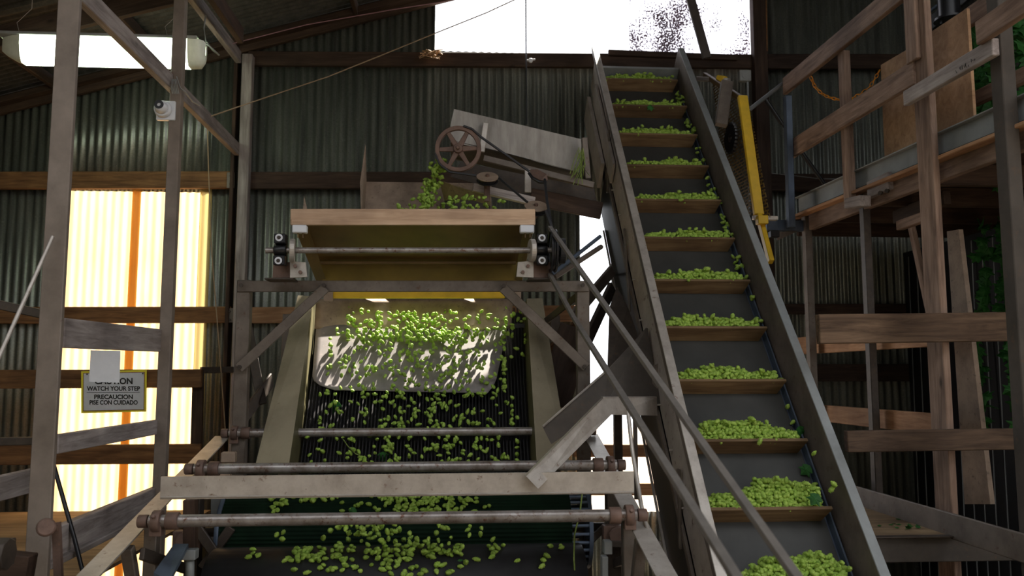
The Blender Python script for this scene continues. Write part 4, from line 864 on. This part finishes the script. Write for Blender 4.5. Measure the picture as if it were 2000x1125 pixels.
# hanging bines behind the walkway
blab = 'dark green hop bine with many leaves hanging in shade beyond the walkway'
spots = [(1905, 3.4, 4.9, 1), (1925, 3.5, 4.7, 1), (1944, 3.3, 4.6, 1), (1962, 3.6, 5.0, 1), (1985, 3.4, 4.4, 1), (2005, 3.5, 4.5, 1), (1915, 3.7, 5.5, 0), (1955, 3.8, 5.2, 0), (1990, 3.8, 5.0, 0), (2020, 3.6, 4.6, 0)]
for (px, X, _, hi) in spots:
    a_ = PX(px, 150, X) if hi else PX(px, 520, X); zt = 4.4 if hi else zd-.15; zbm = zd+.1 if hi else 1.6
    st_ = root('hop_bine', (a_.x, a_.y, zt), blab, 'plant', 'hop bines hanging beyond the walkway')
    mb = MB(); ml = MB(); x, y = a_.x, a_.y; pts = []; z = zt
    while z > zbm:
        pts.append((x, y, z)); x += rg.uniform(-.035, .035); y += rg.uniform(-.03, .03); z -= .07
        for _ in range(3): leaf_geo(ml, Vector((x, y, z)), Vector((rg.uniform(-1, .3), rg.uniform(-1, 1), rg.uniform(-1.2, .2))), Vector((rg.uniform(-.6, .2), -1, rg.uniform(0, .8))), rg.uniform(.06, .12), rg)
    mb.tube(pts, .004, 5); mb.build('stem', M['leaf'], st_); ml.build('foliage', M['leaf'], st_)

# ================================================================= HOP CONES
def cone_mesh(seed, tiers=5, seg=7):
    rg = random.Random(seed); v = [(0, 0, .0175)]; f = []
    rad = [.0052, .0088, .0102, .0095, .0068][:tiers]; zt = [.0125, .0065, -.0005, -.0075, -.0130]
    rings = []
    for i in range(tiers):
        for lip in (0, 1):
            r_ = rad[i]*(1.13 if lip else .86); z = zt[i]+(-.0016 if lip else .0022); st = len(v)
            for k in range(seg):
                a_ = 2*math.pi*(k+.5*(i % 2))/seg; e = 1+(.12 if lip and k % 2 else 0)+rg.uniform(-.05, .05)
                v.append((r_*e*math.cos(a_), r_*e*math.sin(a_), z-(.0012 if lip and k % 2 else 0)))
            rings.append(st)
    for k in range(seg): f.append((0, rings[0]+k, rings[0]+(k+1) % seg))
    for a_, b_ in zip(rings[:-1], rings[1:]):
        for k in range(seg): f.append((a_+k, b_+k, b_+(k+1) % seg, a_+(k+1) % seg))
    st = len(v); v.append((0, 0, -.0165)); 
    for k in range(seg): f.append((rings[-1]+(k+1) % seg, rings[-1]+k, st))
    return v, f
CM = [cone_mesh(s) for s in (1, 2, 3, 4)]
rh = random.Random(42)
def rot(rg, lie=.5):
    """random attitude; lie near 1 keeps the cone on its side"""
    tilt = math.pi/2+rg.uniform(-1, 1)*(1.6-1.2*lie); return Matrix.Rotation(rg.uniform(0, 6.283), 4, 'Z') @ Matrix.Rotation(tilt, 4, 'X')
cones = []   # (matrix, group key, importance)
def put(p, key, sc=None, lie=.5, imp=0):
    sc = (rh.uniform(.9, 1.25) if key[:3] in ('cle', 'gut') else rh.uniform(.8, 1.12)) if sc is None else sc
    S = Matrix.Diagonal((sc*rh.uniform(.92, 1.1), sc*rh.uniform(.92, 1.1), sc*rh.uniform(.9, 1.18), 1))
    cones.append((Matrix.Translation(p) @ rot(rh, lie) @ S, key, (Vector(p)-O).length-imp))
# heaps on the cleats
for k in range(12):
    s = (10-k)*SP; rk = random.Random(100+k)
    lipz = Cv(0, s, .115).z; lipy = Cv(0, s, .115).y; backy = Cv(0, s, .0).y
    H = [.042, .040, .048, .042, .045, .045, .052, .055, .062, .085, .115, .11][k] if k < 12 else .1
    pk = rk.uniform(-.12, .12); pk2 = rk.uniform(-.25, .25)
    def hgt(u): return H*max(.0, 1-abs(u/.315)**6)*((.84 if k < 8 else .72)+(.16 if k < 8 else .28)*math.cos((u-pk)*9)+.10*math.sin((u-pk2)*23)) 
    step = .0195
    nu = int(.585/step)
    for iu in range(nu):
        u = -.292+iu*step
        h = hgt(u); nz = max(1, int((h+.028)/.0165))
        for iz in range(nz):
            z = lipz-.004+iz*.0165
            # belt surface y at this height
            sb = (z-(CZ-.73))/.78; yb = 4.08+.637*sb
            yy0 = lipy+.022+iz*.009; n_y = max(1, int((yb-.012-yy0)/.021))
            for iy in range(min(n_y, 4)):
                put(Vector((1.53-.006*s+u+rh.uniform(-.007, .007), yy0+iy*.021+rh.uniform(-.006, .006), z+rh.uniform(-.006, .006))), 'cleat%d' % k, lie=.8, imp=(.25 if iy == 0 or iz == nz-1 else -3))
    for _ in range(int(6)):
        u = rh.uniform(-.28, .28); put(Vector((1.53-.006*s+u, lipy+rh.uniform(.02, .06), lipz+hgt(u)+.018)), 'cleat%d' % k, lie=.3, imp=.25)
# spill in the gutter beside the cleats
for k in range(10):
    s0 = (10-k)*SP
    for _ in range([16, 18, 9, 9, 14, 12, 5, 1, 2, 2][k]):
        put(Cv(rh.uniform(.29, .33), s0-rh.uniform(.05, .33), rh.uniform(.01, .05)), 'gutter', lie=.6)
    if k in (6, 9, 4): put(Cv(rh.uniform(-.1, .25), s0-.02, .13), 'gutter', lie=.3)
for q in ((1590, 885), (1625, 955), (1628, 945)): put(PX(*q, 1.80), 'gutter', lie=.5)
# cones tumbling over the apron and screen
def bedfall(n, x0, x1, y0, y1, h0, h1, cx=None, sx=1):
    for _ in range(n):
        x = rh.uniform(x0, x1) if cx is None else min(max(rh.gauss(cx, sx), x0), x1); y = rh.uniform(y0, y1)
        put(PB(x, y, rh.uniform(h0, h1)), 'bed', lie=.3)
bedfall(70, 690, 990, 588, 625, .07, .12)
bedfall(16, 640, 720, 590, 640, .07, .11)
bedfall(210, 680, 1000, 608, 665, .075, .16, 830, 85)
bedfall(230, 645, 985, 640, 720, .07, .15, 820, 100)
bedfall(120, 640, 985, 715, 770, .05, .11, 830, 110)
bedfall(150, 625, 1000, 765, 840, .03, .08, 820, 100)
bedfall(120, 600, 1010, 850, 905, .02, .05, 830, 105)
bedfall(26, 640, 1020, 760, 905, .02, .08)
bedfall(22, 985, 1030, 600, 700, .07, .11)
# stream from the feed trough into the tray
for _ in range(150):
    t = rh.random(); x = 862-34*t+rh.gauss(0, 6+9*t*t); y = 312+92*t; put(P(x, y, 5.42+rh.uniform(-.07, .07)), 'stream', lie=.3)
for _ in range(70): put(P(rh.uniform(775, 985) if rh.random() < .5 else rh.gauss(880, 35), rh.uniform(382, 412), rh.uniform(5.2, 5.4)), 'stream', lie=.6)
# on the ribbed drum
def cyl_front(px, py, C_, R_, off):
    d = ray(px, py); oy, oz = O.y-C_[0], O.z-C_[1]; a_ = d.y**2+d.z**2; b_ = 2*(oy*d.y+oz*d.z); c_ = oy*oy+oz*oz-(R_+off)**2; D = b_*b_-4*a_*c_
    return None if D < 0 else O+d*((-b_-math.sqrt(D))/(2*a_))
def on_drum(n, cx, sx, y0, y1, x0=520, x1=975):
    for _ in range(n):
        p_ = cyl_front(min(max(rh.gauss(cx, sx), x0), x1), rh.uniform(y0, y1), DC, DR, .012)
        if p_: put(p_, 'drum', lie=.9, imp=.3)
on_drum(16, 545, 12, 970, 1001); on_drum(12, 605, 30, 970, 980); on_drum(6, 690, 20, 980, 1000); on_drum(75, 810, 42, 969, 1001, 720, 900); on_drum(34, 900, 34, 969, 1001); on_drum(10, 770, 60, 969, 985)
# falling between drum and lower belt
for _ in range(64): put(P(rh.choice([rh.gauss(700, 40), rh.gauss(790, 50), rh.gauss(900, 35), rh.gauss(690, 35)]), rh.uniform(1022, 1062), rh.uniform(4.0, 4.2)), 'fall', lie=.3, imp=.3)
for q in ((553, 1040), (552, 1053), (540, 1045)): put(P(*q, 4.1), 'fall', lie=.3, imp=.3)
# on the lower belt: a ridge along its top and scatter down its face
def on_belt(x, y, off=.012):
    p_ = cyl_front(x, y, EC, ER, off)
    if p_: put(p_, 'belt', lie=.9, imp=.4)
def ridge(n, x0, x1, ex):
    for _ in range(n):
        x = rh.uniform(x0, x1); d = rh.uniform(-.05, .06); p_ = P(x, 1072, 4.0); p_.y = 4.0+d; p_.z = EC[1]+math.sqrt(ER**2-(EC[0]-p_.y)**2)+.013+rh.random()*ex; put(p_, 'belt', lie=.8, imp=.4)
ridge(5, 480, 520, 0); ridge(5, 550, 590, .0); ridge(34, 590, 690, .008); ridge(66, 716, 905, .03); ridge(10, 955, 985, .004); ridge(4, 1065, 1100, 0)
for _ in range(46): on_belt(rh.gauss(820, 55), rh.uniform(1076, 1124))
for _ in range(30): on_belt(rh.gauss(640, 40), 1076+abs(rh.gauss(0, 22)))
for q in ((575, 1112), (600, 1118), (1010, 1095), (1062, 1094), (1058, 1106), (648, 1112)): on_belt(*q)
# groups
LABEL = {'bed': ('green hop cone tumbling down the slotted screen', 'hop cones tumbling down the slotted screen'),
         'gutter': ('green hop cone spilled in the gutter beside the elevator cleats', 'hop cones spilled beside the elevator cleats'),
         'stream': ('green hop cone pouring from the feed trough onto the tray', 'hop cones pouring onto the tray'),
         'drum': ('green hop cone riding on the ribbed green drum', 'hop cones on the ribbed drum'),
         'fall': ('green hop cone falling between the drum and the lower belt', 'hop cones falling off the drum'),
         'belt': ('green hop cone on the wide black belt at the bottom of the machine', 'hop cones on the lower black belt')}
ordn = {11: 'bottom', 10: 'second lowest', 9: 'third lowest', 8: 'fourth lowest', 7: 'fifth lowest', 6: 'sixth lowest', 5: 'seventh lowest', 4: 'eighth lowest', 3: 'ninth lowest', 2: 'third highest', 1: 'second highest', 0: 'topmost'}
for k in range(12): LABEL['cleat%d' % k] = ('green hop cone in the heap on the %s elevator cleat' % ordn[k], 'hop cones on the %s elevator cleat' % ordn[k])
CRi = CR.inverted()
def in_frame(p_):
    c = CRi @ (p_-O); x, y = 1000+F*c.x/-c.z, 562.5-F*c.y/-c.z; return 2 < x < 1998 and 2 < y < 1121
cones.sort(key=lambda c: c[2])
near = [c for c in cones if in_frame(c[0].translation)][:300]; ids = {id(c) for c in near}
protos = []
for v, f in CM:
    me = bpy.data.meshes.new('hop_cone'); me.from_pydata(v, [], f); me.materials.append(M['hop']); me.polygons.foreach_set('use_smooth', [True]*len(f)); protos.append(me)
for i, c in enumerate(near):
    o = bpy.data.objects.new('hop_cone', protos[i % 4]); COL.objects.link(o); o.matrix_basis = c[0]; l, g = LABEL[c[1]]; tag(o, l, 'hop cone', g)
import numpy as np
V, Fq, n0 = [], [], 0
NV = [np.array(v) for v, f in CM]; vals = []; tint = np.random.RandomState(1)
for i, c in enumerate([c for c in cones if id(c) not in ids]):
    m = np.array(c[0]); a_ = NV[i % 4]; V.append(a_ @ m[:3, :3].T+m[:3, 3]); Fq += [tuple(x+n0 for x in f) for f in CM[i % 4][1]]; n0 += len(a_)
V = np.concatenate(V); me = bpy.data.meshes.new('hop_cones'); me.from_pydata(V.tolist(), [], Fq); me.materials.append(M['hop']); me.polygons.foreach_set('use_smooth', [True]*len(Fq))
o = bpy.data.objects.new('hop_cones', me); COL.objects.link(o); tag(o, 'mass of green hop cones heaped on the elevator cleats and tumbling through the machine', 'hop cones', kind='stuff')
print('cones', len(cones))
# hop leaves lying among the cones
def leaf_at(p, nrm, L, label, d=None):
    mb = MB(); leaf_geo(mb, p, Vector(d) if d else Vector((rh.uniform(-1, 1), rh.uniform(-.3, .3), -1)), Vector(nrm), L, rh); tag(mb.build('hop_leaf', M['leaf'], solid=.0008), label, 'leaf')
leaf_at(PB(658, 782, .03), bed_n, .09, 'dark green hop leaf lying on the black screen among the cones')
leaf_at(PB(748, 882, .02), bed_n, .07, 'small hop leaf low on the screen above the middle pipe')
leaf_at(PB(902, 602, .10), bed_n, .045, 'bright green leaf tumbling at the top of the screen')
leaf_at(cyl_front(690, 1105, EC, ER, .01), (0, -1, .2), .055, 'dark hop leaf stuck to the face of the lower black belt')
leaf_at(cyl_front(897, 1092, EC, ER, .01), (0, -1, .2), .05, 'dark hop leaf beside the cone ridge on the lower belt')
leaf_at(Cv(.31, .52, .06), cn, .07, 'dark leaf caught in the elevator gutter beside the third lowest cleat')
leaf_at(Cv(.30, .28, .05), cn, .07, 'crumpled dark leaf in the elevator gutter between the two lowest full cleats')
leaf_at(Cv(.22, .03, .19), cn, .07, 'dark leaf lying on the heap of the second lowest cleat')
leaf_at(Cv(.0, 9*SP, .12), cn, .06, 'dark green leaf on the second highest cleat')
leaf_at(P(694, 992, 4.33), (0, -1, .5), .05, 'leaf clinging to the ribbed drum between cone clusters')
mb = MB(); mb.tube([PB(668, 855, .03), PB(680, 872, .035), PB(694, 886, .035), PB(713, 895, .03)], .0035, 6); tag(mb.build('vine_strand', bpy.data.materials['bine stem']), 'curved green stem lying on the screen above the middle pipe', 'stem')
mb = MB(); rg = random.Random(9)
for k in range(16): c = P(1135+rg.uniform(-6, 5), 300+rg.uniform(-12, 10), 5.45); mb.tube([c, c+Vector((rg.uniform(-.04, .04), rg.uniform(-.02, .02), -.08)), c+Vector((rg.uniform(-.07, .05), rg.uniform(-.03, .02), -.19))], .0025, 4)
tag(mb.build('bine_tuft', bpy.data.materials['bine stem']), 'tuft of stringy bine caught at the low end of the feed trough', 'stems')
